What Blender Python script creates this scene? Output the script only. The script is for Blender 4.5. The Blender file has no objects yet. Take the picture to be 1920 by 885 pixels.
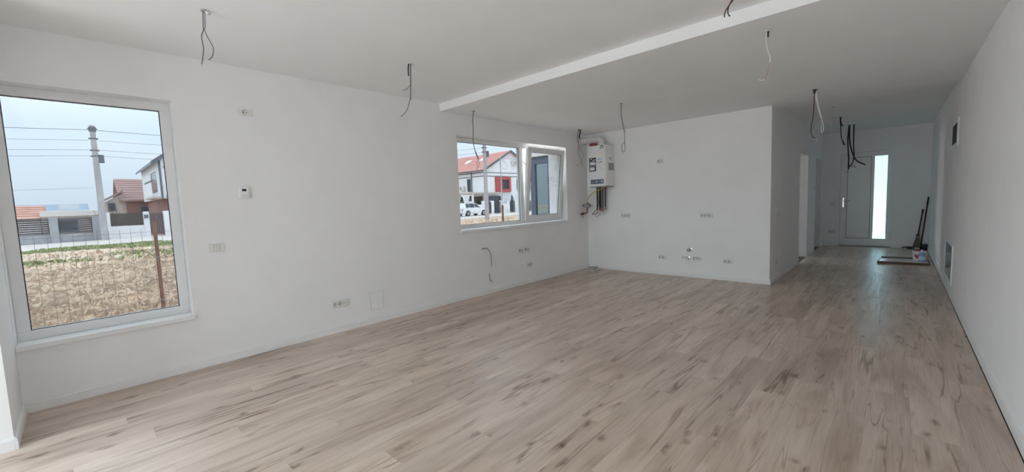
import bpy, bmesh, math, random
import numpy as np
from mathutils import Vector, Matrix, noise as mnoise

random.seed(7)
rng = np.random.default_rng(11)
scene = bpy.context.scene
COL = scene.collection

# ------------------------------------------------------------------ camera
YAW, PITCH, ROLL, FPX, CAM_H = 0.7557, -0.0840, -0.0377, 769.25, 1.3305
fw = Vector((-math.sin(YAW) * math.cos(PITCH), math.cos(YAW) * math.cos(PITCH), math.sin(PITCH)))
rt = fw.cross(Vector((0, 0, 1))).normalized()
up = rt.cross(fw)
r2 = rt * math.cos(ROLL) + up * math.sin(ROLL)
u2 = up * math.cos(ROLL) - rt * math.sin(ROLL)
cd = bpy.data.cameras.new('camera')
cd.sensor_width = 36.0
cd.lens = FPX * 36.0 / 1920.0
cd.clip_start = 0.02
cd.clip_end = 600
cam = bpy.data.objects.new('camera', cd)
COL.objects.link(cam)
cam.matrix_world = Matrix(((r2.x, u2.x, -fw.x, 0), (r2.y, u2.y, -fw.y, 0), (r2.z, u2.z, -fw.z, CAM_H), (0, 0, 0, 1)))
scene.camera = cam

# ------------------------------------------------------------------ world: even overcast daylight
SKY = 1.1
world = bpy.data.worlds.new('overcast_sky')
scene.world = world
world.use_nodes = True
wt = world.node_tree
wt.nodes.clear()
w_out = wt.nodes.new('ShaderNodeOutputWorld')
w_bg = wt.nodes.new('ShaderNodeBackground')
w_tc = wt.nodes.new('ShaderNodeTexCoord')
w_map = wt.nodes.new('ShaderNodeMapping')
w_map.inputs['Scale'].default_value = (2.0, 2.0, 7.0)
w_nz = wt.nodes.new('ShaderNodeTexNoise')
w_nz.inputs['Scale'].default_value = 1.6
w_nz.inputs['Detail'].default_value = 5
w_rp = wt.nodes.new('ShaderNodeValToRGB')
w_rp.color_ramp.elements[0].position = 0.35
w_rp.color_ramp.elements[0].color = (0.71, 0.88, 1.0, 1)
w_rp.color_ramp.elements[1].position = 0.68
w_rp.color_ramp.elements[1].color = (0.83, 0.94, 1.0, 1)
wt.links.new(w_tc.outputs['Generated'], w_map.inputs['Vector'])
wt.links.new(w_map.outputs[0], w_nz.inputs['Vector'])
wt.links.new(w_nz.outputs[0], w_rp.inputs[0])
wt.links.new(w_rp.outputs[0], w_bg.inputs['Color'])
# standard overcast sky: luminance rises smoothly from the horizon to the zenith as 1 + 2 sin(elevation)
w_sep = wt.nodes.new('ShaderNodeSeparateXYZ')
w_max = wt.nodes.new('ShaderNodeMath')
w_max.operation = 'MAXIMUM'
w_max.inputs[1].default_value = 0.0
w_mad = wt.nodes.new('ShaderNodeMath')
w_mad.operation = 'MULTIPLY_ADD'
w_mad.inputs[1].default_value = 2.0 * SKY
w_mad.inputs[2].default_value = SKY
wt.links.new(w_tc.outputs['Generated'], w_sep.inputs[0])
wt.links.new(w_sep.outputs['Z'], w_max.inputs[0])
wt.links.new(w_max.outputs[0], w_mad.inputs[0])
wt.links.new(w_mad.outputs[0], w_bg.inputs['Strength'])
wt.links.new(w_bg.outputs[0], w_out.inputs['Surface'])

vs = scene.view_settings
vs.view_transform = 'Standard'
vs.look = 'None'
vs.gamma = 1.0
vs.use_curve_mapping = False
vs.exposure = 1.86
# many diffuse bounces: a white empty room lives on interreflected daylight
scene.cycles.max_bounces = 12
scene.cycles.diffuse_bounces = 9
scene.cycles.glossy_bounces = 6
scene.cycles.transparent_max_bounces = 24
scene.cycles.sample_clamp_indirect = 6.0
scene.cycles.use_adaptive_sampling = True
scene.cycles.adaptive_threshold = 0.07


# ------------------------------------------------------------------ dimensions (metres, camera over the origin)
L, R, K, C, E = 4.334, 0.493, 6.751, -1.312, 12.218
H, H2, HC, B, K2 = 2.521, 2.618, 2.622, 3.338, 7.141
Y0, YR = -0.35, -0.75            # inner and outer face of the rear wall
YB = -3.30                       # far end of the unseen section added behind the camera for daylight
WT = 0.40                        # thickness of the outer wall
GZ = -0.32                       # ground outside



# ------------------------------------------------------------------ materials
def new_mat(name):
    m = bpy.data.materials.new(name)
    m.use_nodes = True
    nt = m.node_tree
    nt.nodes.clear()
    out = nt.nodes.new('ShaderNodeOutputMaterial')
    b = nt.nodes.new('ShaderNodeBsdfPrincipled')
    nt.links.new(b.outputs[0], out.inputs[0])
    return m, nt, b


def mat(name, col, rough=0.5, metal=0.0, var=0.0, vscale=8.0, bump=0.0, bscale=200.0, col2=None, spec=0.5, stretch=None, island=0.0):
    m, nt, b = new_mat(name)
    b.inputs['Base Color'].default_value = (*col, 1)
    b.inputs['Roughness'].default_value = rough
    b.inputs['Metallic'].default_value = metal
    b.inputs['Specular IOR Level'].default_value = spec
    tc = nt.nodes.new('ShaderNodeTexCoord')
    vec = tc.outputs['Object']
    if stretch:
        mp = nt.nodes.new('ShaderNodeMapping')
        mp.inputs['Scale'].default_value = stretch
        nt.links.new(vec, mp.inputs['Vector'])
        vec = mp.outputs[0]
    c2 = col2 if col2 else tuple(max(0, c * (1 - var)) for c in col)
    nz = nt.nodes.new('ShaderNodeTexNoise')
    nz.inputs['Scale'].default_value = vscale
    nz.inputs['Detail'].default_value = 3
    nt.links.new(vec, nz.inputs['Vector'])
    rp = nt.nodes.new('ShaderNodeValToRGB')
    rp.color_ramp.elements[0].position = 0.36
    rp.color_ramp.elements[1].position = 0.64
    rp.color_ramp.elements[0].color = (*c2, 1)
    rp.color_ramp.elements[1].color = (*col, 1)
    src = nz.outputs[0]
    if island > 0:
        g = nt.nodes.new('ShaderNodeNewGeometry')
        mx = nt.nodes.new('ShaderNodeMix')
        mx.inputs[0].default_value = island
        nt.links.new(src, mx.inputs[2])
        nt.links.new(g.outputs['Random Per Island'], mx.inputs[3])
        src = mx.outputs[0]
    nt.links.new(src, rp.inputs[0])
    nt.links.new(rp.outputs[0], b.inputs['Base Color'])
    if bump > 0:
        n2 = nt.nodes.new('ShaderNodeTexNoise')
        n2.inputs['Scale'].default_value = bscale
        n2.inputs['Detail'].default_value = 3
        nt.links.new(tc.outputs['Object'], n2.inputs['Vector'])
        bp = nt.nodes.new('ShaderNodeBump')
        bp.inputs['Strength'].default_value = bump
        bp.inputs['Distance'].default_value = 0.004
        nt.links.new(n2.outputs[0], bp.inputs['Height'])
        nt.links.new(bp.outputs[0], b.inputs['Normal'])
    return m


def matte(name, col, var=0.02, vscale=3.0):
    """plain emulsion paint: diffuse with a faint roller mottling"""
    m = bpy.data.materials.new(name)
    m.use_nodes = True
    nt = m.node_tree
    nt.nodes.clear()
    out = nt.nodes.new('ShaderNodeOutputMaterial')
    d = nt.nodes.new('ShaderNodeBsdfDiffuse')
    tc = nt.nodes.new('ShaderNodeTexCoord')
    nz = nt.nodes.new('ShaderNodeTexNoise')
    nz.inputs['Scale'].default_value = vscale
    nz.inputs['Detail'].default_value = 1.0
    rp = nt.nodes.new('ShaderNodeValToRGB')
    rp.color_ramp.elements[0].position = 0.35
    rp.color_ramp.elements[1].position = 0.65
    rp.color_ramp.elements[0].color = (*[c * (1 - var) for c in col], 1)
    rp.color_ramp.elements[1].color = (*col, 1)
    nt.links.new(tc.outputs['Object'], nz.inputs['Vector'])
    nt.links.new(nz.outputs[0], rp.inputs[0])
    nt.links.new(rp.outputs[0], d.inputs[0])
    nt.links.new(d.outputs[0], out.inputs[0])
    return m


def glass_mat(name, tint, refl=1.0, rough=0.0):
    m = bpy.data.materials.new(name)
    m.use_nodes = True
    nt = m.node_tree
    nt.nodes.clear()
    out = nt.nodes.new('ShaderNodeOutputMaterial')
    tr = nt.nodes.new('ShaderNodeBsdfTransparent')
    tr.inputs[0].default_value = (*tint, 1)
    gl = nt.nodes.new('ShaderNodeBsdfGlossy')
    gl.inputs['Roughness'].default_value = rough
    lw = nt.nodes.new('ShaderNodeLayerWeight')
    lw.inputs[0].default_value = 0.5
    pw = nt.nodes.new('ShaderNodeMath')
    pw.operation = 'POWER'
    pw.inputs[1].default_value = 5.0
    nt.links.new(lw.outputs['Facing'], pw.inputs[0])
    fr = nt.nodes.new('ShaderNodeMath')
    fr.operation = 'MULTIPLY_ADD'
    fr.inputs[1].default_value = 0.9
    fr.inputs[2].default_value = 0.04
    nt.links.new(pw.outputs[0], fr.inputs[0])
    mu = nt.nodes.new('ShaderNodeMath')
    mu.operation = 'MULTIPLY'
    mu.inputs[1].default_value = refl
    mu.use_clamp = True
    mx = nt.nodes.new('ShaderNodeMixShader')
    nt.links.new(fr.outputs[0], mu.inputs[0])
    nt.links.new(mu.outputs[0], mx.inputs[0])
    nt.links.new(tr.outputs[0], mx.inputs[1])
    nt.links.new(gl.outputs[0], mx.inputs[2])
    nt.links.new(mx.outputs[0], out.inputs[0])
    return m


def wood_mat(name):
    m, nt, b = new_mat(name)
    N, Lk = nt.nodes.new, nt.links.new
    tc = N('ShaderNodeTexCoord')
    oi = N('ShaderNodeObjectInfo')
    off = N('ShaderNodeCombineXYZ')
    m1 = N('ShaderNodeMath'); m1.operation = 'MULTIPLY'; m1.inputs[1].default_value = 37.0
    m2 = N('ShaderNodeMath'); m2.operation = 'MULTIPLY'; m2.inputs[1].default_value = 91.0
    Lk(oi.outputs['Random'], m1.inputs[0]); Lk(oi.outputs['Random'], m2.inputs[0])
    Lk(m1.outputs[0], off.inputs[1]); Lk(m2.outputs[0], off.inputs[2])
    add = N('ShaderNodeVectorMath'); add.operation = 'ADD'
    Lk(tc.outputs['Object'], add.inputs[0]); Lk(off.outputs[0], add.inputs[1])

    def mapped(s):
        mp = N('ShaderNodeMapping'); mp.inputs['Scale'].default_value = s
        Lk(add.outputs[0], mp.inputs['Vector'])
        return mp.outputs[0]

    def nz(s, detail, dist=0.0, rough=0.5):
        n = N('ShaderNodeTexNoise')
        n.inputs['Scale'].default_value = 1.0
        n.inputs['Detail'].default_value = detail
        n.inputs['Distortion'].default_value = dist
        n.inputs['Roughness'].default_value = rough
        Lk(mapped(s), n.inputs['Vector'])
        return n.outputs[0]

    def ramp(src, stops):
        r = N('ShaderNodeValToRGB')
        els = r.color_ramp.elements
        while len(els) < len(stops):
            els.new(0.5)
        for e, (p, c) in zip(els, stops):
            e.position = p
            e.color = (*c, 1) if len(c) == 3 else c
        Lk(src, r.inputs[0])
        return r.outputs[0]

    def mult(a, bb, fac=1.0):
        x = N('ShaderNodeMix'); x.data_type = 'RGBA'; x.blend_type = 'MULTIPLY'
        x.inputs[0].default_value = fac
        Lk(a, x.inputs[6]); Lk(bb, x.inputs[7])
        return x.outputs[2]

    broad = nz((8, 1.3, 1), 3, 0.7)
    base = ramp(broad, [(0.30, (0.455, 0.350, 0.282)), (0.47, (0.585, 0.468, 0.388)), (0.68, (0.665, 0.55, 0.465))])
    grain = nz((110, 3.0, 1), 2, 0.0, 0.6)
    c1 = mult(base, ramp(grain, [(0.3, (0.84, 0.82, 0.80)), (0.62, (1.04, 1.04, 1.04))]), 0.6)
    # dark smoky veins running along the plank
    vein = nz((16, 1.5, 1), 4, 1.1, 0.6)
    c2 = mult(c1, ramp(vein, [(0.26, (0.52, 0.48, 0.45)), (0.41, (1, 1, 1))]), 0.85)
    # drying cracks: thin wandering lines
    cr = nz((7.5, 0.42, 1), 3, 0.55)
    sub = N('ShaderNodeMath'); sub.operation = 'SUBTRACT'; sub.inputs[1].default_value = 0.5; Lk(cr, sub.inputs[0])
    ab = N('ShaderNodeMath'); ab.operation = 'ABSOLUTE'; Lk(sub.outputs[0], ab.inputs[0])
    line = ramp(ab.outputs[0], [(0.0, (0.45, 0.39, 0.34)), (0.016, (1, 1, 1))])
    msk = ramp(nz((3.0, 1.1, 1), 2), [(0.46, (0, 0, 0)), (0.56, (1, 1, 1))])
    x = N('ShaderNodeMix'); x.data_type = 'RGBA'; x.blend_type = 'MULTIPLY'
    Lk(msk, x.inputs[0]); Lk(c2, x.inputs[6]); Lk(line, x.inputs[7])
    c3 = x.outputs[2]
    # knots
    vo = N('ShaderNodeTexVoronoi'); vo.inputs['Scale'].default_value = 1.0; vo.inputs['Randomness'].default_value = 1.0
    wob = N('ShaderNodeTexNoise'); wob.inputs['Scale'].default_value = 9.0; wob.inputs['Detail'].default_value = 3
    Lk(add.outputs[0], wob.inputs['Vector'])
    wsc = N('ShaderNodeVectorMath'); wsc.operation = 'SCALE'; wsc.inputs['Scale'].default_value = 0.55
    Lk(wob.outputs['Color'], wsc.inputs[0])
    wad = N('ShaderNodeVectorMath'); wad.operation = 'ADD'
    Lk(mapped((6.5, 3.0, 0.7)), wad.inputs[0]); Lk(wsc.outputs[0], wad.inputs[1])
    Lk(wad.outputs[0], vo.inputs['Vector'])
    c4 = mult(c3, ramp(vo.outputs['Distance'], [(0.03, (0.34, 0.30, 0.27)), (0.085, (0.66, 0.61, 0.58)), (0.20, (1, 1, 1))]), 0.9)
    # each plank has a tone of its own
    pv = ramp(oi.outputs['Random'], [(0.0, (0.86, 0.85, 0.84)), (1.0, (1.08, 1.08, 1.08))])
    c5 = mult(c4, pv, 1.0)
    Lk(c5, b.inputs['Base Color'])
    b.inputs['Roughness'].default_value = 0.36
    rr = ramp(grain, [(0.3, (0.40,) * 3), (0.7, (0.27,) * 3)])
    Lk(rr, b.inputs['Roughness'])
    b.inputs['Specular IOR Level'].default_value = 0.6
    return m


M = {}
M['wall'] = matte('wall_paint', (0.905, 0.905, 0.91), 0.02, 3.0)
M['ceil'] = matte('ceiling_paint', (0.905, 0.905, 0.905), 0.02, 2.0)
M['base'] = mat('baseboard_white', (0.88, 0.88, 0.88), 0.45, var=0.02)
M['wood'] = wood_mat('oak_laminate')
M['screed'] = mat('floor_underlay', (0.16, 0.13, 0.11), 0.9, var=0.2)
M['pvc'] = mat('white_pvc', (0.85, 0.86, 0.87), 0.32, var=0.02)
M['sill'] = mat('sill_white', (0.86, 0.87, 0.88), 0.28, var=0.02)
M['gasket'] = mat('black_gasket', (0.015, 0.015, 0.018), 0.6)
M['glass'] = glass_mat('window_glass', (0.452, 0.454, 0.462), 1.0)
M['frost'] = None
M['plate'] = mat('socket_plate_ivory', (0.80, 0.80, 0.77), 0.4, var=0.02)
M['insert'] = mat('socket_insert_white', (0.74, 0.74, 0.71), 0.45, var=0.02)
M['hole'] = mat('socket_hole_dark', (0.03, 0.03, 0.03), 0.6)
M['greyplastic'] = mat('grey_plastic', (0.35, 0.35, 0.36), 0.5, var=0.1)
M['screen'] = mat('display_dark', (0.02, 0.025, 0.03), 0.15)
M['smoked'] = mat('smoked_panel_door', (0.022, 0.022, 0.024), 0.5, var=0.2, spec=0.25)
M['zinc'] = mat('zinc_cabinet_door', (0.20, 0.19, 0.19), 0.22, 0.8, var=0.3, vscale=6)
M['chrome'] = mat('chrome', (0.70, 0.70, 0.72), 0.18, 1.0, var=0.1)
M['steel'] = mat('brushed_steel', (0.42, 0.42, 0.44), 0.30, 1.0, var=0.25, vscale=20)
M['copper'] = mat('copper', (0.40, 0.20, 0.12), 0.4, 0.7, var=0.3, vscale=60)
M['brass'] = mat('brass', (0.55, 0.42, 0.2), 0.35, 1.0, var=0.2)
M['wblack'] = mat('cable_black', (0.025, 0.025, 0.027), 0.5, var=0.3)
M['wgrey'] = mat('cable_grey', (0.20, 0.20, 0.21), 0.5, var=0.2)
M['wwhite'] = mat('cable_white', (0.75, 0.73, 0.72), 0.45, var=0.1)
M['wred'] = mat('wire_red_brown', (0.16, 0.035, 0.03), 0.45, var=0.3)
M['wpink'] = mat('wire_pale_pink', (0.52, 0.36, 0.34), 0.5, var=0.2)
M['boiler'] = mat('boiler_enamel', (0.82, 0.82, 0.82), 0.3, var=0.01)
M['boilerlabel'] = mat('label_black', (0.035, 0.035, 0.045), 0.45, var=0.3, vscale=40)
M['labelgrey'] = mat('label_grey', (0.40, 0.40, 0.40), 0.5, var=0.35, vscale=90)
M['labelblue'] = mat('label_pale_blue', (0.50, 0.66, 0.80), 0.45, var=0.1)
M['labelwhite'] = mat('label_white', (0.82, 0.83, 0.85), 0.45, var=0.04)
M['panelblue'] = mat('control_panel_slate', (0.10, 0.15, 0.20), 0.35, var=0.2)
M['redcap'] = mat('terracotta_cap', (0.32, 0.055, 0.035), 0.5, var=0.2)
M['flue'] = mat('flue_white', (0.80, 0.80, 0.80), 0.4, var=0.02)
M['yellow'] = mat('gas_hose_yellow', (0.66, 0.58, 0.13), 0.4, var=0.15, vscale=60)
M['insul'] = mat('pipe_insulation_black', (0.05, 0.05, 0.055), 0.55, var=0.3, vscale=40)
M['cardboard'] = mat('board_brown', (0.16, 0.095, 0.06), 0.7, var=0.3, vscale=20, stretch=(1, 8, 8))
M['boardtop'] = mat('board_pale_laminate', (0.55, 0.55, 0.56), 0.25, var=0.1, vscale=5)
M['bucket'] = mat('bucket_white', (0.78, 0.74, 0.72), 0.4, var=0.05)
M['bucketred'] = mat('bucket_print_red', (0.45, 0.03, 0.04), 0.45, var=0.2)
M['bottle'] = mat('bottle_blue', (0.28, 0.38, 0.62), 0.25, var=0.1)
M['blackplastic'] = mat('black_plastic', (0.02, 0.02, 0.022), 0.4, var=0.2)
M['bristle'] = mat('broom_bristle', (0.16, 0.14, 0.10), 0.8, var=0.5, vscale=30, stretch=(30, 30, 1))
M['stick'] = mat('broom_stick_dark', (0.06, 0.04, 0.035), 0.5, var=0.3)
# outdoors
M['straw'] = mat('dry_field_soil', (0.66, 0.50, 0.36), 0.95, vscale=0.9, col2=(0.46, 0.36, 0.28), bump=0.5, bscale=9)
M['blade'] = mat('dry_grass_blades', (0.90, 0.74, 0.58), 0.9, vscale=0.6, col2=(0.50, 0.38, 0.28), island=0.6)
M['green'] = mat('green_grass_blades', (0.36, 0.42, 0.16), 0.9, vscale=0.7, col2=(0.20, 0.23, 0.09), island=0.5)
M['road'] = mat('gravel_road', (0.62, 0.56, 0.51), 0.95, vscale=1.2, col2=(0.50, 0.44, 0.40), bump=0.3, bscale=20)
M['paving'] = mat('terrace_paving', (0.58, 0.57, 0.55), 0.8, var=0.1)
M['concrete'] = mat('concrete_pole', (0.46, 0.44, 0.44), 0.9, var=0.2, vscale=3, bump=0.3, bscale=30)
M['block'] = mat('grey_block_wall', (0.40, 0.40, 0.42), 0.9, var=0.2, vscale=4)
M['render'] = mat('white_render', (0.84, 0.84, 0.86), 0.9, var=0.06, vscale=1)
M['cream'] = mat('cream_fascia', (0.74, 0.71, 0.68), 0.8, var=0.05)
M['louvre'] = mat('dark_fence_louvre', (0.05, 0.055, 0.07), 0.5, var=0.2)
M['brownfence'] = mat('brown_fence_board', (0.075, 0.06, 0.055), 0.6, var=0.3)
M['redroof'] = mat('red_roof_tile', (0.64, 0.31, 0.26), 0.85, var=0.2, vscale=2)
M['orangeroof'] = mat('orange_roof_tile', (0.60, 0.33, 0.25), 0.85, var=0.2, vscale=2)
M['brownroof'] = mat('brown_roof_tile', (0.38, 0.24, 0.21), 0.85, var=0.2, vscale=2)
M['blueroof'] = mat('blue_grey_roof', (0.26, 0.31, 0.38), 0.7, var=0.2, vscale=1)
M['brick'] = mat('dark_red_brickwork', (0.33, 0.18, 0.155), 0.9, var=0.3, vscale=3)
M['beige'] = mat('beige_render', (0.55, 0.48, 0.43), 0.9, var=0.1)
M['greytrim'] = mat('grey_trim', (0.13, 0.14, 0.16), 0.6, var=0.1)
M['pane'] = mat('house_window_pane', (0.05, 0.06, 0.08), 0.08, var=0.2)
M['redframe'] = mat('red_window_surround', (0.50, 0.09, 0.09), 0.7, var=0.1)
M['carpaint'] = mat('white_car_paint', (0.78, 0.79, 0.80), 0.2, var=0.02)
M['tyre'] = mat('tyre_rubber', (0.02, 0.02, 0.02), 0.8, var=0.2)
M['thuja'] = mat('thuja_green', (0.05, 0.09, 0.045), 0.9, var=0.5, vscale=4, island=0.5)
M['shrub'] = mat('pink_brown_shrub', (0.22, 0.10, 0.10), 0.9, var=0.5, vscale=4, island=0.5)
M['bark'] = mat('bark', (0.07, 0.055, 0.045), 0.9, var=0.3)
M['rust'] = mat('rusty_steel', (0.30, 0.155, 0.11), 0.85, var=0.45, vscale=18)
M['meshwire'] = mat('galvanised_wire', (0.16, 0.13, 0.115), 0.6, var=0.2)
M['anthracite'] = mat('anthracite_pvc', (0.10, 0.125, 0.165), 0.4, var=0.1)
M['mirrorglass'] = mat('reflective_glass', (0.30, 0.36, 0.37), 0.02, 0.85)

fm, fnt, fb = new_mat('frosted_glass')
fnt.nodes.remove(fb)
ftr = fnt.nodes.new('ShaderNodeBsdfRefraction')
ftr.inputs['Roughness'].default_value = 0.45
ftr.inputs['IOR'].default_value = 1.12
ftr.inputs[0].default_value = (0.50, 0.60, 0.62, 1)
ftl = fnt.nodes.new('ShaderNodeBsdfTranslucent')
ftl.inputs[0].default_value = (0.52, 0.60, 0.62, 1)
fmx = fnt.nodes.new('ShaderNodeMixShader')
fmx.inputs[0].default_value = 0.15
fnz = fnt.nodes.new('ShaderNodeTexNoise')
fnz.inputs['Scale'].default_value = 90
fbp = fnt.nodes.new('ShaderNodeBump')
fbp.inputs['Strength'].default_value = 0.1
fnt.links.new(fnz.outputs[0], fbp.inputs['Height'])
fnt.links.new(fbp.outputs[0], ftr.inputs['Normal'])
fnt.links.new(ftr.outputs[0], fmx.inputs[1])
fnt.links.new(ftl.outputs[0], fmx.inputs[2])
fout = [n for n in fnt.nodes if n.type == 'OUTPUT_MATERIAL'][0]
fnt.links.new(fmx.outputs[0], fout.inputs[0])
M['frost'] = fm

# ------------------------------------------------------------------ geometry helpers (all in world coordinates)
WLOC = {}


def bx(bm, a, b, bev=0.0, mtx=None, seg=1):
    """box between corners a and b"""
    lo = [min(p, q) for p, q in zip(a, b)]
    hi = [max(p, q) for p, q in zip(a, b)]
    tmp = bmesh.new()
    bmesh.ops.create_cube(tmp, size=1.0)
    for v in tmp.verts:
        v.co = Vector([(lo[i] + hi[i]) / 2 + v.co[i] * (hi[i] - lo[i]) for i in range(3)])
    if bev > 0:
        bmesh.ops.bevel(tmp, geom=list(tmp.edges), offset=bev, segments=seg, affect='EDGES', clamp_overlap=True)
    merge(bm, tmp, mtx)
    return bm


def merge(bm, tmp, mtx=None):
    if mtx is not None:
        bmesh.ops.transform(tmp, matrix=mtx, verts=list(tmp.verts))
        if mtx.determinant() < 0:
            bmesh.ops.reverse_faces(tmp, faces=list(tmp.faces))
    me = bpy.data.meshes.new('tmp')
    tmp.to_mesh(me)
    tmp.free()
    bm.from_mesh(me)
    bpy.data.meshes.remove(me)


def cyl(bm, p, q, r0, r1=None, n=12, cap=True):
    p, q = Vector(p), Vector(q)
    r1 = r0 if r1 is None else r1
    d = q - p
    tmp = bmesh.new()
    bmesh.ops.create_cone(tmp, cap_ends=cap, segments=n, radius1=r0, radius2=r1, depth=d.length)
    rot = Vector((0, 0, 1)).rotation_difference(d.normalized()).to_matrix().to_4x4()
    merge(bm, tmp, Matrix.Translation((p + q) / 2) @ rot)
    return bm


def smooth_path(pts, sub=5):
    pts = [Vector(p) for p in pts]
    if len(pts) < 3:
        return pts
    out = []
    ext = [pts[0] * 2 - pts[1]] + pts + [pts[-1] * 2 - pts[-2]]
    for i in range(1, len(ext) - 2):
        p0, p1, p2, p3 = ext[i - 1:i + 3]
        for s in range(sub):
            t = s / sub
            out.append(0.5 * ((2 * p1) + (p2 - p0) * t + (2 * p0 - 5 * p1 + 4 * p2 - p3) * t * t + (3 * p1 - p0 - 3 * p2 + p3) * t ** 3))
    out.append(pts[-1])
    return out


def tube(bm, pts, r, n=8, sub=5):
    """smooth round tube through pts; r a number or one per input point"""
    path = smooth_path(pts, sub)
    m = len(path)
    if isinstance(r, (list, tuple)):
        xs = np.linspace(0, 1, len(r))
        rs = np.interp(np.linspace(0, 1, m), xs, r)
    else:
        rs = [r] * m
    rings = []
    ref = Vector((0.31, 0.77, 0.55)).normalized()
    for i, p in enumerate(path):
        t = (path[min(i + 1, m - 1)] - path[max(i - 1, 0)])
        if t.length < 1e-9:
            t = Vector((0, 0, 1))
        t.normalize()
        a = t.cross(ref)
        if a.length < 1e-3:
            a = t.cross(Vector((1, 0, 0)))
        a.normalize()
        b = t.cross(a)
        rings.append([bm.verts.new(p + (a * math.cos(2 * math.pi * k / n) + b * math.sin(2 * math.pi * k / n)) * rs[i]) for k in range(n)])
    for i in range(m - 1):
        for k in range(n):
            bm.faces.new((rings[i][k], rings[i][(k + 1) % n], rings[i + 1][(k + 1) % n], rings[i + 1][k]))
    bm.faces.new(rings[0][::-1])
    bm.faces.new(rings[-1])
    return bm


def lathe(bm, prof, n=24, mtx=None):
    """profile [(r, z)] turned about the local z axis"""
    tmp = bmesh.new()
    rings = []
    for r, z in prof:
        if r < 1e-6:
            rings.append([tmp.verts.new((0, 0, z))])
        else:
            rings.append([tmp.verts.new((r * math.cos(2 * math.pi * k / n), r * math.sin(2 * math.pi * k / n), z)) for k in range(n)])
    for a, b in zip(rings[:-1], rings[1:]):
        for k in range(n):
            if len(a) == 1 and len(b) > 1:
                tmp.faces.new((a[0], b[(k + 1) % n], b[k]))
            elif len(b) == 1 and len(a) > 1:
                tmp.faces.new((a[k], a[(k + 1) % n], b[0]))
            elif len(a) > 1:
                tmp.faces.new((a[k], a[(k + 1) % n], b[(k + 1) % n], b[k]))
    bmesh.ops.recalc_face_normals(tmp, faces=list(tmp.faces))
    merge(bm, tmp, mtx)
    return bm


def prism(bm, poly, d0, d1, mtx=None):
    """polygon in local xy, extruded from z=d0 to z=d1"""
    tmp = bmesh.new()
    a = [tmp.verts.new((x, y, d0)) for x, y in poly]
    b = [tmp.verts.new((x, y, d1)) for x, y in poly]
    n = len(poly)
    tmp.faces.new(a[::-1])
    tmp.faces.new(b)
    for k in range(n):
        tmp.faces.new((a[k], a[(k + 1) % n], b[(k + 1) % n], b[k]))
    bmesh.ops.recalc_face_normals(tmp, faces=list(tmp.faces))
    merge(bm, tmp, mtx)
    return bm


def ring_frame(bm, y0, y1, z0, z1, w, d0, d1, mtx=None, bev=0.0):
    """rectangular frame of four bars in local (u, v, w)"""
    bx(bm, (y0, z0, d0), (y1, z0 + w, d1), bev, mtx)
    bx(bm, (y0, z1 - w, d0), (y1, z1, d1), bev, mtx)
    bx(bm, (y0, z0 + w, d0), (y0 + w, z1 - w, d1), bev, mtx)
    bx(bm, (y1 - w, z0 + w, d0), (y1, z1 - w, d1), bev, mtx)
    return bm


def mk(name, bm, material, parent=None, smooth=False, loc=None):
    """one mesh object; vertices come in world coordinates"""
    me = bpy.data.meshes.new(name)
    if parent is not None:
        base = WLOC[parent]
        if loc is None:
            loc = base
    elif loc is None:
        cs = [v.co for v in bm.verts]
        lo = Vector([min(c[i] for c in cs) for i in range(3)])
        hi = Vector([max(c[i] for c in cs) for i in range(3)])
        loc = Vector(((lo.x + hi.x) / 2, (lo.y + hi.y) / 2, lo.z))
    loc = Vector(loc)
    bmesh.ops.translate(bm, verts=list(bm.verts), vec=-loc)
    bm.to_mesh(me)
    bm.free()
    if smooth:
        me.polygons.foreach_set('use_smooth', [True] * len(me.polygons))
    me.materials.append(M[material])
    o = bpy.data.objects.new(name, me)
    COL.objects.link(o)
    if parent is not None:
        o.parent = parent
        o.location = loc - WLOC[parent]
    else:
        o.location = loc
    WLOC[o] = loc
    return o


def smooth_by_angle(o, ang=40):
    me = o.data
    me.polygons.foreach_set('use_smooth', [True] * len(me.polygons))
    try:
        me.set_sharp_from_angle(angle=math.radians(ang))
    except Exception:
        pass
    return o


def thing(name, label, cat, loc, group=None):
    o = bpy.data.objects.new(name, None)
    o.empty_display_size = 0.1
    COL.objects.link(o)
    o.location = loc
    WLOC[o] = Vector(loc)
    return tag(o, label, cat, group)


def tag(o, label, cat, group=None):
    o['label'] = label
    o['category'] = cat
    if group:
        o['group'] = group
    return o


def struct(o, label, cat):
    o['kind'] = 'structure'
    o['label'] = label
    o['category'] = cat
    return o


def B_(*args, **kw):
    bm = bmesh.new()
    bx(bm, *args, **kw)
    return bm


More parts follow.
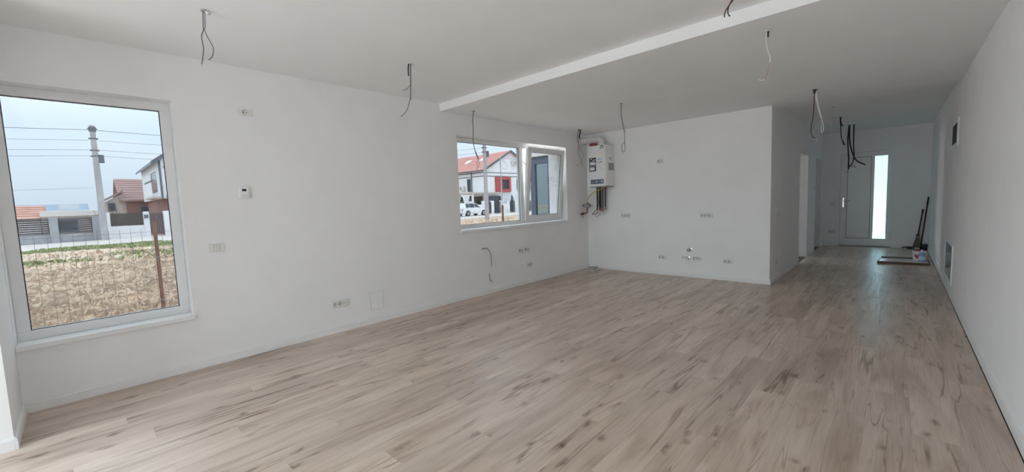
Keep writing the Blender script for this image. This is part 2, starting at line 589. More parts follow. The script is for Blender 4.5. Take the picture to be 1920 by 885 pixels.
def wall_panel(bm, axis, p0, p1, u0, u1, v0, v1, holes):
    """wall slab between planes p0 and p1 on an axis (0 = x, 1 = y), u along the other horizontal axis, v up"""
    us = sorted({u0, u1, *[h[0] for h in holes], *[h[1] for h in holes]})
    vv = sorted({v0, v1, *[h[2] for h in holes], *[h[3] for h in holes]})
    tmp = bmesh.new()
    cache = {}

    def vert(p, u, v):
        k = (p, u, v)
        if k not in cache:
            cache[k] = tmp.verts.new((p, u, v) if axis == 0 else (u, p, v))
        return cache[k]

    def solid(i, j):
        if i < 0 or j < 0 or i >= len(us) - 1 or j >= len(vv) - 1:
            return False
        cu, cv = (us[i] + us[i + 1]) / 2, (vv[j] + vv[j + 1]) / 2
        return not any(h[0] < cu < h[1] and h[2] < cv < h[3] for h in holes)

    for i in range(len(us) - 1):
        for j in range(len(vv) - 1):
            if not solid(i, j):
                continue
            a, b, c, d = us[i], us[i + 1], vv[j], vv[j + 1]
            for p in (p0, p1):
                tmp.faces.new([vert(p, a, c), vert(p, b, c), vert(p, b, d), vert(p, a, d)])
            if not solid(i - 1, j):
                tmp.faces.new([vert(p0, a, c), vert(p1, a, c), vert(p1, a, d), vert(p0, a, d)])
            if not solid(i + 1, j):
                tmp.faces.new([vert(p0, b, c), vert(p1, b, c), vert(p1, b, d), vert(p0, b, d)])
            if not solid(i, j - 1):
                tmp.faces.new([vert(p0, a, c), vert(p1, a, c), vert(p1, b, c), vert(p0, b, c)])
            if not solid(i, j + 1):
                tmp.faces.new([vert(p0, a, d), vert(p1, a, d), vert(p1, b, d), vert(p0, b, d)])
    bmesh.ops.recalc_face_normals(tmp, faces=list(tmp.faces))
    merge(bm, tmp)
    return bm


# ================================================================== THE ROOM SHELL
W1 = (-0.345, 0.622, 0.440, 2.252)        # y0 y1 z0 z1 of the tall window's opening
W2 = (3.592, 6.078, 0.925, 2.247)         # the kitchen window's opening
DOOR = (-0.985, -0.085, 0.0, 2.145)       # x0 x1 z0 z1 of the front door's opening
OP1 = (9.08, 9.98, 0.0, 2.02)             # doorways in the corridor wall
OP2 = (11.02, 11.90, 0.0, 2.02)
TOP = 2.95

bm = wall_panel(bmesh.new(), 0, -L - WT, -L, YR, E + .3, -0.3, TOP,
                [W1, W2, (8.62, 9.85, 0.70, 2.25), (10.62, 11.05, 1.45, 2.05)])  # last two: unseen holes added to let daylight into the side rooms
wall_left = struct(mk('wall_left', bm, 'wall'), 'long white plastered wall with the two windows', 'wall')
bm = wall_panel(bmesh.new(), 0, R, R + .25, YB - .3, E + .3, -0.3, TOP, [])
wall_right = struct(mk('wall_right', bm, 'wall'), 'long white wall running down the right side to the front door', 'wall')
bm = wall_panel(bmesh.new(), 1, K, K + .15, -L, C, 0, TOP, [])
wall_back = struct(mk('wall_back', bm, 'wall'), 'white kitchen wall that carries the boiler and sockets', 'wall')
bm = wall_panel(bmesh.new(), 0, C - .22, C, K + .15, E, 0, TOP, [OP1, OP2])
wall_corridor = struct(mk('wall_corridor', bm, 'wall'), 'white corridor wall with two doorways left of the front door', 'wall')
bm = wall_panel(bmesh.new(), 1, E, E + .3, -L, R, 0, TOP, [DOOR])
wall_end = struct(mk('wall_end', bm, 'wall'), 'shaded white wall around the front door at the corridor end', 'wall')
bm = wall_panel(bmesh.new(), 1, YR, Y0, -L, R, 0, TOP, [(-3.71, R - .001, 0.0, H2)])
wall_rear = struct(mk('wall_rear', bm, 'wall'), 'white wall stub beside the tall window at the left edge', 'wall')
bm = wall_panel(bmesh.new(), 1, YB - .3, YB, -3.71, R, 0, TOP, [(-3.62, -1.15, 0.0, 2.56)])  # unseen wall added behind the camera; its wide opening lets daylight in
struct(mk('wall_added_rear', bm, 'wall'), 'unseen white wall added behind the camera, open wide for daylight', 'wall')
bm = wall_panel(bmesh.new(), 0, -3.71 - .3, -3.71, YB - .3, YR, 0, TOP, [(YB + .06, YR - .10, 0.0, 2.56)])  # added unseen side wall, opened so daylight reaches the right wall
struct(mk('wall_added_side', bm, 'wall'), 'unseen white side wall added behind the camera, open wide for daylight', 'wall')
bm = B_((-L, 10.42, 0), (C - .22, 10.54, TOP))
wall_partition = struct(mk('wall_partition', bm, 'wall'), 'white partition between the two side rooms', 'wall')

bm = bmesh.new()
bx(bm, (-L, Y0, H2), (R, B, TOP))
bx(bm, (-3.71, YB, H2), (R, Y0, TOP))
ceiling = struct(mk('ceiling', bm, 'ceil'), 'white ceiling over the living end of the room', 'ceiling')
bm = bmesh.new()
bx(bm, (-L, B, H), (R, K, TOP))
bx(bm, (C, K, H), (R, K2, TOP))
ceiling_k = struct(mk('ceiling_kitchen', bm, 'ceil'), 'lowered white kitchen ceiling with a bright stepped front edge', 'ceiling')
bm = B_((C, K2, HC), (R, E, TOP))
ceiling_c = struct(mk('ceiling_corridor', bm, 'ceil'), 'darker corridor ceiling beyond the kitchen step', 'ceiling')
bm = B_((-L, K + .15, HC), (C - .22, E, TOP))
ceiling_s = struct(mk('ceiling_side_rooms', bm, 'ceil'), 'white ceiling of the side rooms behind the doorways', 'ceiling')

# floor: underlay slab with single laminate planks on it
bm = B_((-L, YB - .3, -0.25), (R, E + .3, -0.0085))
floor = struct(mk('floor', bm, 'screed', loc=(0, 0, -0.0085)), 'pale greyed oak laminate floor laid along the room', 'floor')
PW, PL, PT, GAP = 0.192, 1.38, 0.008, 0.0002


def plank(x0, x1, y0, y1):
    x0 += GAP; x1 -= GAP; y0 += GAP; y1 -= GAP
    if x1 - x0 < 0.012 or y1 - y0 < 0.03:
        return
    bm = bmesh.new()
    c = 0.0003
    t = [bm.verts.new(p) for p in ((x0 + c, y0 + c, 0), (x1 - c, y0 + c, 0), (x1 - c, y1 - c, 0), (x0 + c, y1 - c, 0))]
    m_ = [bm.verts.new(p) for p in ((x0, y0, -c), (x1, y0, -c), (x1, y1, -c), (x0, y1, -c))]
    b_ = [bm.verts.new(p) for p in ((x0, y0, -PT), (x1, y0, -PT), (x1, y1, -PT), (x0, y1, -PT))]
    bm.faces.new(t)
    bm.faces.new(b_[::-1])
    for k in range(4):
        bm.faces.new((m_[k], m_[(k + 1) % 4], t[(k + 1) % 4], t[k]))
        bm.faces.new((b_[k], b_[(k + 1) % 4], m_[(k + 1) % 4], m_[k]))
    mk('plank', bm, 'wood', floor, loc=((x0 + x1) / 2, (y0 + y1) / 2, 0))


row = 0
x = -L + 0.008
last = 0.0
while x < R - 0.02:
    x1 = min(x + PW, R - 0.008)
    corridor = x >= C - 0.01
    yend = E - 0.006 if corridor else K - 0.008
    step = random.uniform(0.30, 1.05)
    last = (last + step) % PL
    ys = Y0 + .001 if x1 < -3.71 else YB
    y = ys - last
    while y < yend:
        a, b2 = max(y, ys), min(y + PL, yend)
        if not corridor and x1 > C and b2 > K - .02:
            pass
        plank(x, x1, a, b2)
        y += PL
    # a row that straddles the kitchen corner gets its corridor part too
    if (not corridor) and x1 > C + 0.02:
        y = K - 0.008
        while y < E - 0.006:
            plank(C + 0.004, x1, y, min(y + PL, E - 0.006))
            y += PL
    x = x1
    row += 1

# baseboards in lengths with butt joints
BH, BT = 0.072, 0.014


def baseboard(name, label, runs):
    """runs: list of (axis, wall plane, direction of the room, from, to, joints)"""
    first = None
    for axis, p, sgn, a, b, joints in runs:
        cuts = [a] + list(joints) + [b]
        for s, e in zip(cuts[:-1], cuts[1:]):
            s2, e2 = s + 0.0006, e - 0.0006
            bm = bmesh.new()
            prof = [(0, 0.0), (BT, 0.0), (BT, BH - .020), (BT - .005, BH - .0175), (BT, BH - .015), (BT - .004, BH), (0, BH)]
            if axis == 0:
                mt = Matrix(((sgn, 0, 0, p), (0, 0, 1, 0), (0, 1, 0, 0.0005), (0, 0, 0, 1)))
            else:
                mt = Matrix(((0, 0, 1, 0), (sgn, 0, 0, p), (0, 1, 0, 0.0005), (0, 0, 0, 1)))
            prism(bm, prof, s2, e2, mt)
            if first is None:
                first = thing(name, label, 'baseboard', ((p, s, 0) if axis == 0 else (s, p, 0)))
                first['kind'] = 'structure'
            mk('baseboard_length', bm, 'base', first)
    return first


baseboard('baseboard_left', 'white baseboard along the window wall', [(0, -L, 1, Y0 + BT, K, [1.975, 4.40])])
baseboard('baseboard_back', 'white baseboard along the kitchen wall', [(1, K, -1, -L + BT, C + BT, [-2.005])])
baseboard('baseboard_right', 'white baseboard along the right wall', [(0, R, -1, YB, E, [1.6, 4.05, 6.5, 8.95, 11.4])])
baseboard('baseboard_rear', 'white baseboard wrapping the wall stub at the left', [(1, Y0, 1, -L, -3.71 + BT, []), (0, -3.71, 1, YR - .10, Y0, [])])
baseboard('baseboard_corridor', 'white baseboard along the corridor wall with doorways',
          [(0, C, 1, K, OP1[0] - .06, []), (0, C, 1, OP1[1] + .06, OP2[0] - .06, []), (0, C, 1, OP2[1] + .06, E, [])])
baseboard('baseboard_end', 'white baseboard beside the front door', [(1, E, -1, C + BT, DOOR[0], []), (1, E, -1, DOOR[1], R - BT, [])])

# slim white lining around the two corridor doorways
for i, op in enumerate((OP1, OP2)):
    bm = bmesh.new()
    for yy in (op[0] - .0, op[1] - .012):
        bx(bm, (C - .221, yy, 0.001), (C + .004, yy + .012, op[3] - .012))
    bx(bm, (C - .221, op[0], op[3] - .012), (C + .004, op[1], op[3]))
    struct(mk('trim_%d' % (i + 1), bm, 'base'), ('white lining of the nearer corridor doorway', 'white lining of the farther corridor doorway')[i], 'trim')

# ================================================================== WINDOWS
XF = -L - 0.135                      # inner face of the frames
# local frame for windows: u = y, v = z, w = x
WM = Matrix(((0, 0, 1, 0), (1, 0, 0, 0), (0, 1, 0, 0), (0, 0, 0, 1)))


def pane_with_gasket(parent, y0, y1, z0, z1, xg, mtx, glass='glass'):
    bm = B_((y0 - .008, z0 - .008, xg - .012), (y1 + .008, z1 + .008, xg + .012), mtx=mtx)
    g = mk('glass_pane', bm, glass, parent)
    bm = ring_frame(bmesh.new(), y0 - .004, y1 + .004, z0 - .004, z1 + .004, .0085, xg + .0125, xg + .0205, mtx)
    mk('gasket', bm, 'gasket', parent)
    return g


# tall fixed window
t = thing('window_1', 'tall fixed white window overlooking the dry field', 'window', (XF, 0.14, W1[2]))
t['kind'] = 'structure'
ST1 = 0.476
bm = ring_frame(bmesh.new(), W1[0], W1[1], ST1, W1[3], 0.066, XF - .07, XF, WM, 0.004)
mk('frame', bm, 'pvc', t)
pane_with_gasket(t, W1[0] + .066, W1[1] - .066, ST1 + .066, W1[3] - .066, XF - .04, WM)
bm = B_((-L - .30, W1[0] + .004, W1[2] + .0005), (-L + .028, W1[1] + .014, ST1), 0.003)
# board outside the opening only overlaps the room side of the wall
bm.free()
bm = bmesh.new()
bx(bm, (XF, W1[0] + .002, W1[2] + .0005), (-L, W1[1] - .002, ST1))
bx(bm, (-L, Y0 + .002, W1[2] + .0005), (-L + .03, W1[1] + .012, ST1), 0.002)
mk('sill_board', bm, 'sill', t)
bm = B_((-L - WT - .03, W1[0], W1[2] - .0), (XF - .07, W1[1], ST1 - .005))
mk('outer_sill', bm, 'greyplastic', t)

# kitchen window: fixed light and a tilted sash
t = thing('window_2', 'wide white kitchen window with its right sash tilted inwards', 'window', (XF, 4.83, W2[2]))
t['kind'] = 'structure'
ST2 = 0.958
bm = ring_frame(bmesh.new(), W2[0], W2[1], ST2, W2[3], 0.062, XF - .07, XF, WM, 0.004)
mk('frame', bm, 'pvc', t)
bm = B_((4.985, ST2 + .06, XF - .07), (5.075, W2[3] - .06, XF), 0.004, WM)
mk('mullion', bm, 'pvc', t)
pane_with_gasket(t, W2[0] + .062, 4.985, ST2 + .062, W2[3] - .062, XF - .04, WM)
sy0, sy1, sz0, sz1 = 5.062, 6.040, ST2 + .045, W2[3] - .047
ang = math.radians(5.6)
piv = Vector((XF + .002, 0, sz0))
TM = Matrix.Translation(piv) @ Matrix.Rotation(ang, 4, 'Y') @ Matrix.Translation(-piv) @ WM
bm = ring_frame(bmesh.new(), sy0, sy1, sz0, sz1, 0.082, XF + .002, XF + .022, TM, 0.004)
ring_frame(bm, sy0 + .02, sy1 - .02, sz0 + .02, sz1 - .02, 0.062, XF - .05, XF + .003, TM, 0.0)
sash = mk('sash', bm, 'pvc', t)
bm = B_((sy0 + .075, sz0 + .075, XF - .028), (sy1 - .075, sz1 - .075, XF - .006), mtx=TM)
mk('glass_pane', bm, 'glass', sash)
bm = ring_frame(bmesh.new(), sy0 + .078, sy1 - .078, sz0 + .078, sz1 - .078, .008, XF - .0055, XF + .004, TM)
mk('gasket', bm, 'gasket', sash)
bm = bmesh.new()
hz = 1.52
bx(bm, (sy0 + .028, hz - .035, XF + .022), (sy0 + .058, hz + .035, XF + .032), 0.003, TM)
bx(bm, (sy0 + .036, hz - .01, XF + .032), (sy0 + .050, hz + .01, XF + .058), 0.003, TM)
bx(bm, (sy0 + .034, hz - .012, XF + .052), (sy0 + .052, hz + .125, XF + .064), 0.005, TM)
mk('handle', bm, 'pvc', sash)
bm = bmesh.new()
for yy in (5.09, 6.02):
    tube(bm, [(XF - .03, yy, sz1 - .02), (XF + .05, yy, sz1 - .014)], .005, 6)
mk('tilt_stay', bm, 'steel', t)
bm = bmesh.new()
bx(bm, (XF, W2[0] + .002, W2[2] + .0005), (-L, W2[1] - .002, ST2))
bx(bm, (-L, W2[0] - .012, W2[2] + .0005), (-L + .03, W2[1] + .012, ST2), 0.002)
mk('sill_board', bm, 'sill', t)

# ================================================================== FRONT DOOR
YD = E + 0.11
t = thing('door_1', 'white front door with a tall frosted glass strip', 'door', (-.535, YD, 0))
t['kind'] = 'structure'
DM = Matrix(((1, 0, 0, 0), (0, 0, 1, 0), (0, 1, 0, 0), (0, 0, 0, 1)))     # u = x, v = z, w = y
bm = ring_frame(bmesh.new(), DOOR[0], DOOR[1], 0.0, DOOR[3], 0.055, YD, YD + .07, DM, 0.003)
mk('door_frame', bm, 'pvc', t)
lx0, lx1, lz0, lz1 = DOOR[0] + .040, DOOR[1] - .040, .035, DOOR[3] - .04
bm = bmesh.new()
# leaf built around the panel and the glass strip
px0, px1, gx0, gx1, pz0, pz1 = -.868, -.452, -.398, -.185, .185, 2.035
for a, b2, c, d in ((lx0, px0, lz0, lz1), (px1, gx0, lz0, lz1), (gx1, lx1, lz0, lz1), (px0, px1, lz0, pz0), (px0, px1, pz1, lz1), (gx0, gx1, lz0, pz0), (gx0, gx1, pz1, lz1)):
    bx(bm, (a, c, YD - .018), (b2, d, YD + .05), mtx=DM)
leaf = mk('door_leaf', bm, 'pvc', t)
bm = B_((px0 + .002, pz0 + .002, YD - .006), (px1 - .002, pz1 - .002, YD + .03), mtx=DM)
mk('door_panel', bm, 'pvc', leaf)
bm = ring_frame(bmesh.new(), px0, px1, pz0, pz1, .007, YD - .012, YD - .004, DM)
mk('gasket', bm, 'gasket', leaf)
bm = B_((gx0 + .001, pz0 + .001, YD + .0), (gx1 - .001, pz1 - .001, YD + .012), mtx=DM)
mk('frosted_glass', bm, 'frost', leaf)
bm = bmesh.new()
bx(bm, (-.944, .90, YD - .030), (-.914, 1.13, YD - .018), 0.004, DM)
cyl(bm, (-.929, YD - .03, 1.05), (-.929, YD - .075, 1.05), .009)
tube(bm, [(-.929, YD - .07, 1.05), (-.86, YD - .072, 1.05), (-.80, YD - .070, 1.05)], .0095, 8)
cyl(bm, (-.929, YD - .03, .95), (-.929, YD - .042, .95), .012)
mk('handle', bm, 'chrome', leaf)
for zz in (1.93, 1.05, .27):
    bm = bmesh.new()
    cyl(bm, (lx1 + .004, YD - .027, zz - .05), (lx1 + .004, YD - .027, zz + .05), .010, n=10)
    bx(bm, (lx1 - .035, zz - .018, YD - .026), (lx1 + .02, zz + .018, YD - .018), 0.001, DM)
    mk('hinge', bm, 'pvc', t)
bm = B_((DOOR[0] + .01, E + .012, 0.0005), (DOOR[1] - .01, YD, .016))
mk('threshold', bm, 'greyplastic', t)

# ================================================================== WALL FITTINGS
def wall_mtx(side, u, z):
    """local x to the right as seen, y up, z out of the wall"""
    if side == 'left':
        return Matrix(((0, 0, 1, -L), (1, 0, 0, u), (0, 1, 0, z), (0, 0, 0, 1)))
    if side == 'back':
        return Matrix(((1, 0, 0, u), (0, 0, -1, K), (0, 1, 0, z), (0, 0, 0, 1)))
    if side == 'corridor':
        return Matrix(((0, 0, 1, C), (1, 0, 0, u), (0, 1, 0, z), (0, 0, 0, 1)))
    if side == 'end':
        return Matrix(((1, 0, 0, u), (0, 0, -1, E), (0, 1, 0, z), (0, 0, 0, 1)))
    if side == 'right':
        return Matrix(((0, 0, -1, R), (-1, 0, 0, u), (0, 1, 0, z), (0, 0, 0, 1)))


def outlet(side, u, z, w, h, modules, label, group='wall outlets', name='wall_socket', cat='socket'):
    """modules: list of (kind, x offset)"""
    mt = wall_mtx(side, u, z)
    t = thing(name, label, cat, mt.translation, group)
    bm = bx(bmesh.new(), (-w / 2, -h / 2, 0.0005), (w / 2, h / 2, .009), .003, mt)
    plate = mk('cover_plate', bm, 'plate', t)
    for kind, dx in modules:
        q = min(h * .76, .052)
        if kind == 's':                      # round socket well with two pin holes and side contacts
            r = q / 2
            m2 = mt @ Matrix.Translation((dx, 0, 0))
            bm = lathe(bmesh.new(), [(r * 1.06, .009), (r * 1.06, .0115), (r * .90, .0115), (r * .84, .0096), (0, .0096)], 20, m2)
            s = mk('socket_insert', bm, 'insert', t)
            bm = bmesh.new()
            for sx in (-.38, .38):
                cyl(bm, m2 @ Vector((sx * r, 0, .0085)), m2 @ Vector((sx * r, 0, .0102)), r * .15, n=8)
            for sy in (-1, 1):
                bx(bm, (-.14 * r, sy * .86 * r - .0018, .0085), (.14 * r, sy * .86 * r + .0018, .0112), 0, m2)
            # dark crescent on one side of the well, added for contrast
            cres = [(math.cos(a_) * r * .90, math.sin(a_) * r * .90) for a_ in np.radians(np.linspace(115, 245, 12))]
            cres += [(math.cos(a_) * r * .70, math.sin(a_) * r * .70) for a_ in np.radians(np.linspace(245, 115, 12))]
            prism(bm, cres, .0094, .0117, m2)
            mk('pin_holes', bm, 'hole', s)
        elif kind == 'a':                    # small antenna outlet
            m2 = mt @ Matrix.Translation((dx, 0, 0))
            bm = lathe(bmesh.new(), [(.011, .009), (.011, .011), (.006, .011), (.005, .010), (0, .010)], 14, m2)
            s = mk('antenna_outlet', bm, 'insert', t)
            bm = cyl(bmesh.new(), m2 @ Vector((0, 0, .0095)), m2 @ Vector((0, 0, .0125)), .004, n=8)
            mk('antenna_pin', bm, 'hole', s)
        elif kind == 'k':                    # narrow blank or key
            bm = bx(bmesh.new(), (dx - .009, -h * .33, .0085), (dx + .009, h * .33, .0120), .0015, mt)
            mk('rocker', bm, 'insert', t)
            bm = bx(bmesh.new(), (dx + .0095, -h * .33, .0085), (dx + .0112, h * .33, .0098), 0, mt)
            mk('rocker_gap', bm, 'hole', t)
        elif kind == 'w':                    # wide rocker switch
            bm = bx(bmesh.new(), (dx - .024, -h * .34, .0085), (dx + .024, h * .34, .0130), .002, mt)
            mk('rocker', bm, 'insert', t)
            bm = ring_frame(bmesh.new(), dx - .0255, dx + .0255, -h * .34 - .0015, h * .34 + .0015, .0014, .0085, .0094, mt)
            mk('rocker_gap', bm, 'greyplastic', t)
        elif kind == 'p':                    # narrow tilted pair of keys
            bm = bx(bmesh.new(), (dx - .010, -h * .30, .0085), (dx + .010, h * .30, .0150), .002, mt)
            mk('rocker', bm, 'insert', t)
            bm = bx(bmesh.new(), (dx - .007, -h * .1, .0149), (dx + .007, h * .1, .0156), 0, mt)
            mk('rocker_mark', bm, 'greyplastic', t)
    return t


G1 = 'sockets on the window wall'
G2 = 'sockets on the kitchen wall'
outlet('left', 1.137, 2.222, .118, .066, [('s', 0)], 'single socket high on the wall right of the tall window', G1)
outlet('left', .829, 1.024, .118, .076, [('w', 0)], 'wide white light switch beside the tall window', 'light switches', 'light_switch', 'switch')
outlet('left', 1.880, .310, .192, .086, [('s', -.055), ('s', -.004), ('a', .038), ('k', .066)],
       'long low outlet with two sockets beside the flat access panel', G1)
outlet('left', 4.992, .302, .135, .078, [('s', -.028), ('s', .028)], 'double socket low under the kitchen window', G1)
outlet('back', -3.539, 1.003, .190, .076, [('s', -.060), ('s', -.006), ('s', .048)], 'triple socket at counter height below the boiler', G2)
outlet('back', -2.171, .998, .190, .072, [('s', -.060), ('s', -.006), ('s', .048)], 'triple socket at counter height near the corridor corner', G2)
outlet('back', -2.911, 1.904, .100, .070, [('s', -.012), ('k', .034)], 'small socket high on the kitchen wall', G2)
outlet('back', -2.876, .296, .138, .066, [('s', -.036), ('s', .018)], 'double socket low on the kitchen wall, nearest the boiler', G2)
outlet('back', -2.311, .312, .140, .068, [('s', -.036), ('s', .018)], 'low double socket right beside the water tap', G2)
outlet('back', -1.853, .294, .138, .066, [('s', -.036), ('s', .018)], 'low double socket on the kitchen wall nearest the corridor corner', G2)
outlet('corridor', 7.195, .982, .118, .080, [('p', -.024), ('p', .012)], 'light switch at waist height on the corridor corner', 'light switches', 'light_switch', 'switch')
outlet('corridor', 7.175, .273, .118, .078, [('s', 0)], 'single socket low on the corridor wall near its corner', 'corridor outlets')
outlet('end', -1.128, .993, .120, .078, [('w', 0)], 'dim light switch left of the front door', 'light switches', 'light_switch', 'switch')
outlet('end', -1.120, .338, .120, .078, [('s', -.02), ('k', .034)], 'dim low socket left of the front door', 'corridor outlets')


def thermostat(side, u, z, s, label):
    mt = wall_mtx(side, u, z)
    t = thing('thermostat', label, 'thermostat', mt.translation)
    o = mk('case', bx(bmesh.new(), (-s / 2, -s * .58, .0005), (s / 2, s * .58, .026), .009, mt, seg=3), 'pvc', t)
    smooth_by_angle(o)
    mk('display', bx(bmesh.new(), (-s * .20, s * .12, .0255), (s * .18, s * .36, .0268), .0005, mt), 'screen', t)
    mk('button_strip', bx(bmesh.new(), (-s * .30, -s * .34, .0255), (s * .30, -s * .22, .0266), .0005, mt), 'insert', t)
    return t


thermostat('left', 1.072, 1.502, .088, 'square white thermostat with a dark display beside the tall window')
thermostat('corridor', 10.70, 1.37, .09, 'small white thermostat between the two corridor doorways')

mt = wall_mtx('left', 2.289, .254)
t = thing('access_panel', 'flat white access panel low on the window wall', 'panel', mt.translation)
mk('panel_frame', ring_frame(bmesh.new(), -.086, .086, -.106, .106, .009, .0005, .007, mt, .001), 'pvc', t)
mk('panel_door', bx(bmesh.new(), (-.0755, -.0955, .0005), (.0755, .0955, .004), .001, mt), 'wall', t)
mk('latch', bx(bmesh.new(), (.062, -.012, .004), (.070, .012, .0055), .0005, mt), 'pvc', t)

# hanging cable ends on the window wall
t = thing('wall_cable', 'grey cable curling out of the wall under the kitchen window', 'cable', (-L, 3.98, .669))
mk('upper_cable', tube(bmesh.new(), [(-L - .0, 3.975, .668), (-L + .02, 3.979, .669), (-L + .022, 4.035, .670), (-L + .025, 4.09, .613), (-L + .022, 4.118, .531), (-L + .015, 4.122, .405)], .0048, 7), 'wgrey', t, True)
mk('bare_end', tube(bmesh.new(), [(-L + .015, 4.122, .405), (-L + .014, 4.126, .376)], .0055, 6), 'wwhite', t, True)
mk('lower_loop', tube(bmesh.new(), [(-L + .003, 4.087, .30), (-L + .012, 4.078, .275), (-L + .016, 4.072, .245), (-L + .015, 4.085, .197), (-L + .012, 4.14, .159)], .0040, 7), 'wgrey', t, True)
mk('outlet_grommet', cyl(bmesh.new(), (-L + .0005, 3.975, .668), (-L + .006, 3.975, .668), .012, n=12), 'greyplastic', t)


def valve(name, label, cat, mt, lever, spout=True, body='chrome', s=1.0):
    t = thing(name, label, cat, mt.translation, 'water outlets')
    o = mk('rosette', lathe(bmesh.new(), [(.028 * s, .0005), (.026 * s, .006), (.012 * s, .009), (0, .009)], 18, mt), body, t)
    smooth_by_angle(o)
    o = mk('valve_body', lathe(bmesh.new(), [(.010 * s, .008), (.010 * s, .03 * s), (.015 * s, .032 * s), (.015 * s, .056 * s), (.008 * s, .060 * s), (0, .060 * s)], 14, mt), body, t)
    smooth_by_angle(o)
    if spout:
        bm = tube(bmesh.new(), [mt @ Vector(p) for p in ((0, 0, .045 * s), (.012 * s, -.022 * s, .047 * s), (.030 * s, -.040 * s, .048 * s))], .0075 * s, 8)
        mk('spout', bm, body, t, True)
    bm = bx(bmesh.new(), lever[0], lever[1], .002, mt)
    mk('lever', bm, 'wblack' if body == 'brass' else body, t)
    return t


valve('water_valve', 'chrome water tap under the kitchen window, the left one', 'tap', wall_mtx('left', 4.765, .555), ((-.03, .012, .055), (.03, .022, .066)))
valve('water_valve', 'chrome water tap under the kitchen window, the right one', 'tap', wall_mtx('left', 4.905, .560), ((-.01, .010, .055), (.055, .020, .066)))
# on the kitchen wall: a capped outlet above, a tap beside the sockets below
mt = wall_mtx('back', -2.423, .448)
t = thing('capped_pipe_outlet', 'round chrome pipe cap above the low tap on the kitchen wall', 'pipe cap', mt.translation, 'water outlets')
smooth_by_angle(mk('rosette', lathe(bmesh.new(), [(.036, .0005), (.034, .006), (.014, .010), (0, .010)], 20, mt), 'chrome', t))
smooth_by_angle(mk('cap', lathe(bmesh.new(), [(.018, .009), (.018, .05), (.026, .052), (.028, .075), (.020, .088), (0, .090)], 18, mt), 'steel', t))
valve('water_valve', 'small chrome tap low on the kitchen wall beside a socket', 'tap', wall_mtx('back', -2.452, .312), ((-.085, .004, .055), (.01, .014, .066)), spout=True, s=1.1)

# right wall: electrical panel and manifold cabinet
mt = wall_mtx('right', 7.40, 1.945)
t = thing('electrical_panel', 'small white framed panel with dark door high on the right wall', 'electrical panel', mt.translation)
mk('panel_frame', ring_frame(bmesh.new(), -.40, .36, -.165, .165, .045, .0005, .016, mt, .003), 'pvc', t)
mk('panel_door', bx(bmesh.new(), (-.355, -.12, .0005), (.315, .12, .009), .002, mt), 'smoked', t)
mk('door_latch', bx(bmesh.new(), (.27, -.02, .009), (.29, .02, .014), .001, mt), 'greyplastic', t)
mt = wall_mtx('right', 7.47, .385)
t = thing('manifold_cabinet', 'low metal cabinet with a white frame in the right wall', 'cabinet', mt.translation)
mk('cabinet_frame', ring_frame(bmesh.new(), -.50, .48, -.24, .24, .022, .0005, .014, mt, .002), 'pvc', t)
mk('cabinet_door', bx(bmesh.new(), (-.477, -.217, .0005), (.457, .217, .006), .001, mt), 'zinc', t)
mk('door_lock', lathe(bmesh.new(), [(.012, .006), (.012, .010), (0, .010)], 12, mt @ Matrix.Translation((-.40, 0, 0))), 'greyplastic', t)

# ================================================================== BOILER
bX0, bX1, bY0, bY1, bZ0, bZ1 = -4.115, -3.742, 6.425, K - .002, 1.545, 2.262
t = thing('gas_boiler', 'white wall-hung gas boiler in the kitchen corner', 'boiler', ((bX0 + bX1) / 2, K, bZ0))
body = mk('casing', B_((bX0, bY0, bZ0), (bX1, bY1, bZ1), .010, None, 3), 'boiler', t)
smooth_by_angle(body, 30)
FM = Matrix(((1, 0, 0, 0), (0, 0, -1, bY0), (0, 1, 0, 0), (0, 0, 0, 1)))        # x, z on the front


def fx(f):
    return bX0 + (bX1 - bX0) * f


def fz(f):
    return bZ1 - (bZ1 - bZ0) * f


lab = mk('energy_label', bx(bmesh.new(), (fx(.11), fz(.63), .0003), (fx(.48), fz(.295), .0016), 0, FM), 'boilerlabel', t)
bm = bmesh.new()
for a, b2, c, d in ((.145, .445, .475, .405), (.145, .40, .605, .535), (.19, .25, .345, .31), (.30, .46, .352, .340), (.30, .42, .372, .362), (.145, .40, .392, .385), (.15, .44, .508, .502), (.15, .40, .522, .516)):
    bx(bm, (fx(a), fz(c), .0015), (fx(b2), fz(d), .0021), 0, FM)
mk('label_print', bm, 'labelwhite', lab)['kind'] = 'stuff'
lab2 = mk('info_label', bx(bmesh.new(), (fx(.535), fz(.615), .0003), (fx(.87), fz(.305), .0012), 0, FM), 'labelwhite', t)
bm = bx(bmesh.new(), (fx(.55), fz(.365), .0011), (fx(.80), fz(.325), .0017), 0, FM)
mk('label_heading', bm, 'labelblue', lab2)
bm = bmesh.new()
for a, b2, c, d in ((.56, .62, .40, .39), (.56, .60, .425, .405), (.66, .70, .435, .420), (.70, .80, .415, .400), (.62, .68, .455, .445), (.64, .72, .53, .522), (.75, .82, .60, .592)):
    bx(bm, (fx(a), fz(c), .0011), (fx(b2), fz(d), .0016), 0, FM)
mk('label_print', bm, 'boilerlabel', lab2)['kind'] = 'stuff'
bm = bmesh.new()
for a, b2, c, d in ((.72, .78, .035, .02), (.78, .87, .030, .010), (.74, .90, .045, .035), (.70, .79, .085, .068), (.84, .90, .088, .066)):
    bx(bm, (fx(a), fz(c), .0002), (fx(b2), fz(d), .0012), 0, FM)
mk('emblem', bm, 'boilerlabel', t)
bm = bx(bmesh.new(), (fx(.17), fz(.945), .0002), (fx(.88), fz(.835), .006), .004, FM, 2)
cp = mk('control_panel', bm, 'panelblue', t)
mk('display', bx(bmesh.new(), (fx(.45), fz(.905), .0058), (fx(.55), fz(.875), .0068), 0, FM), 'labelwhite', cp)
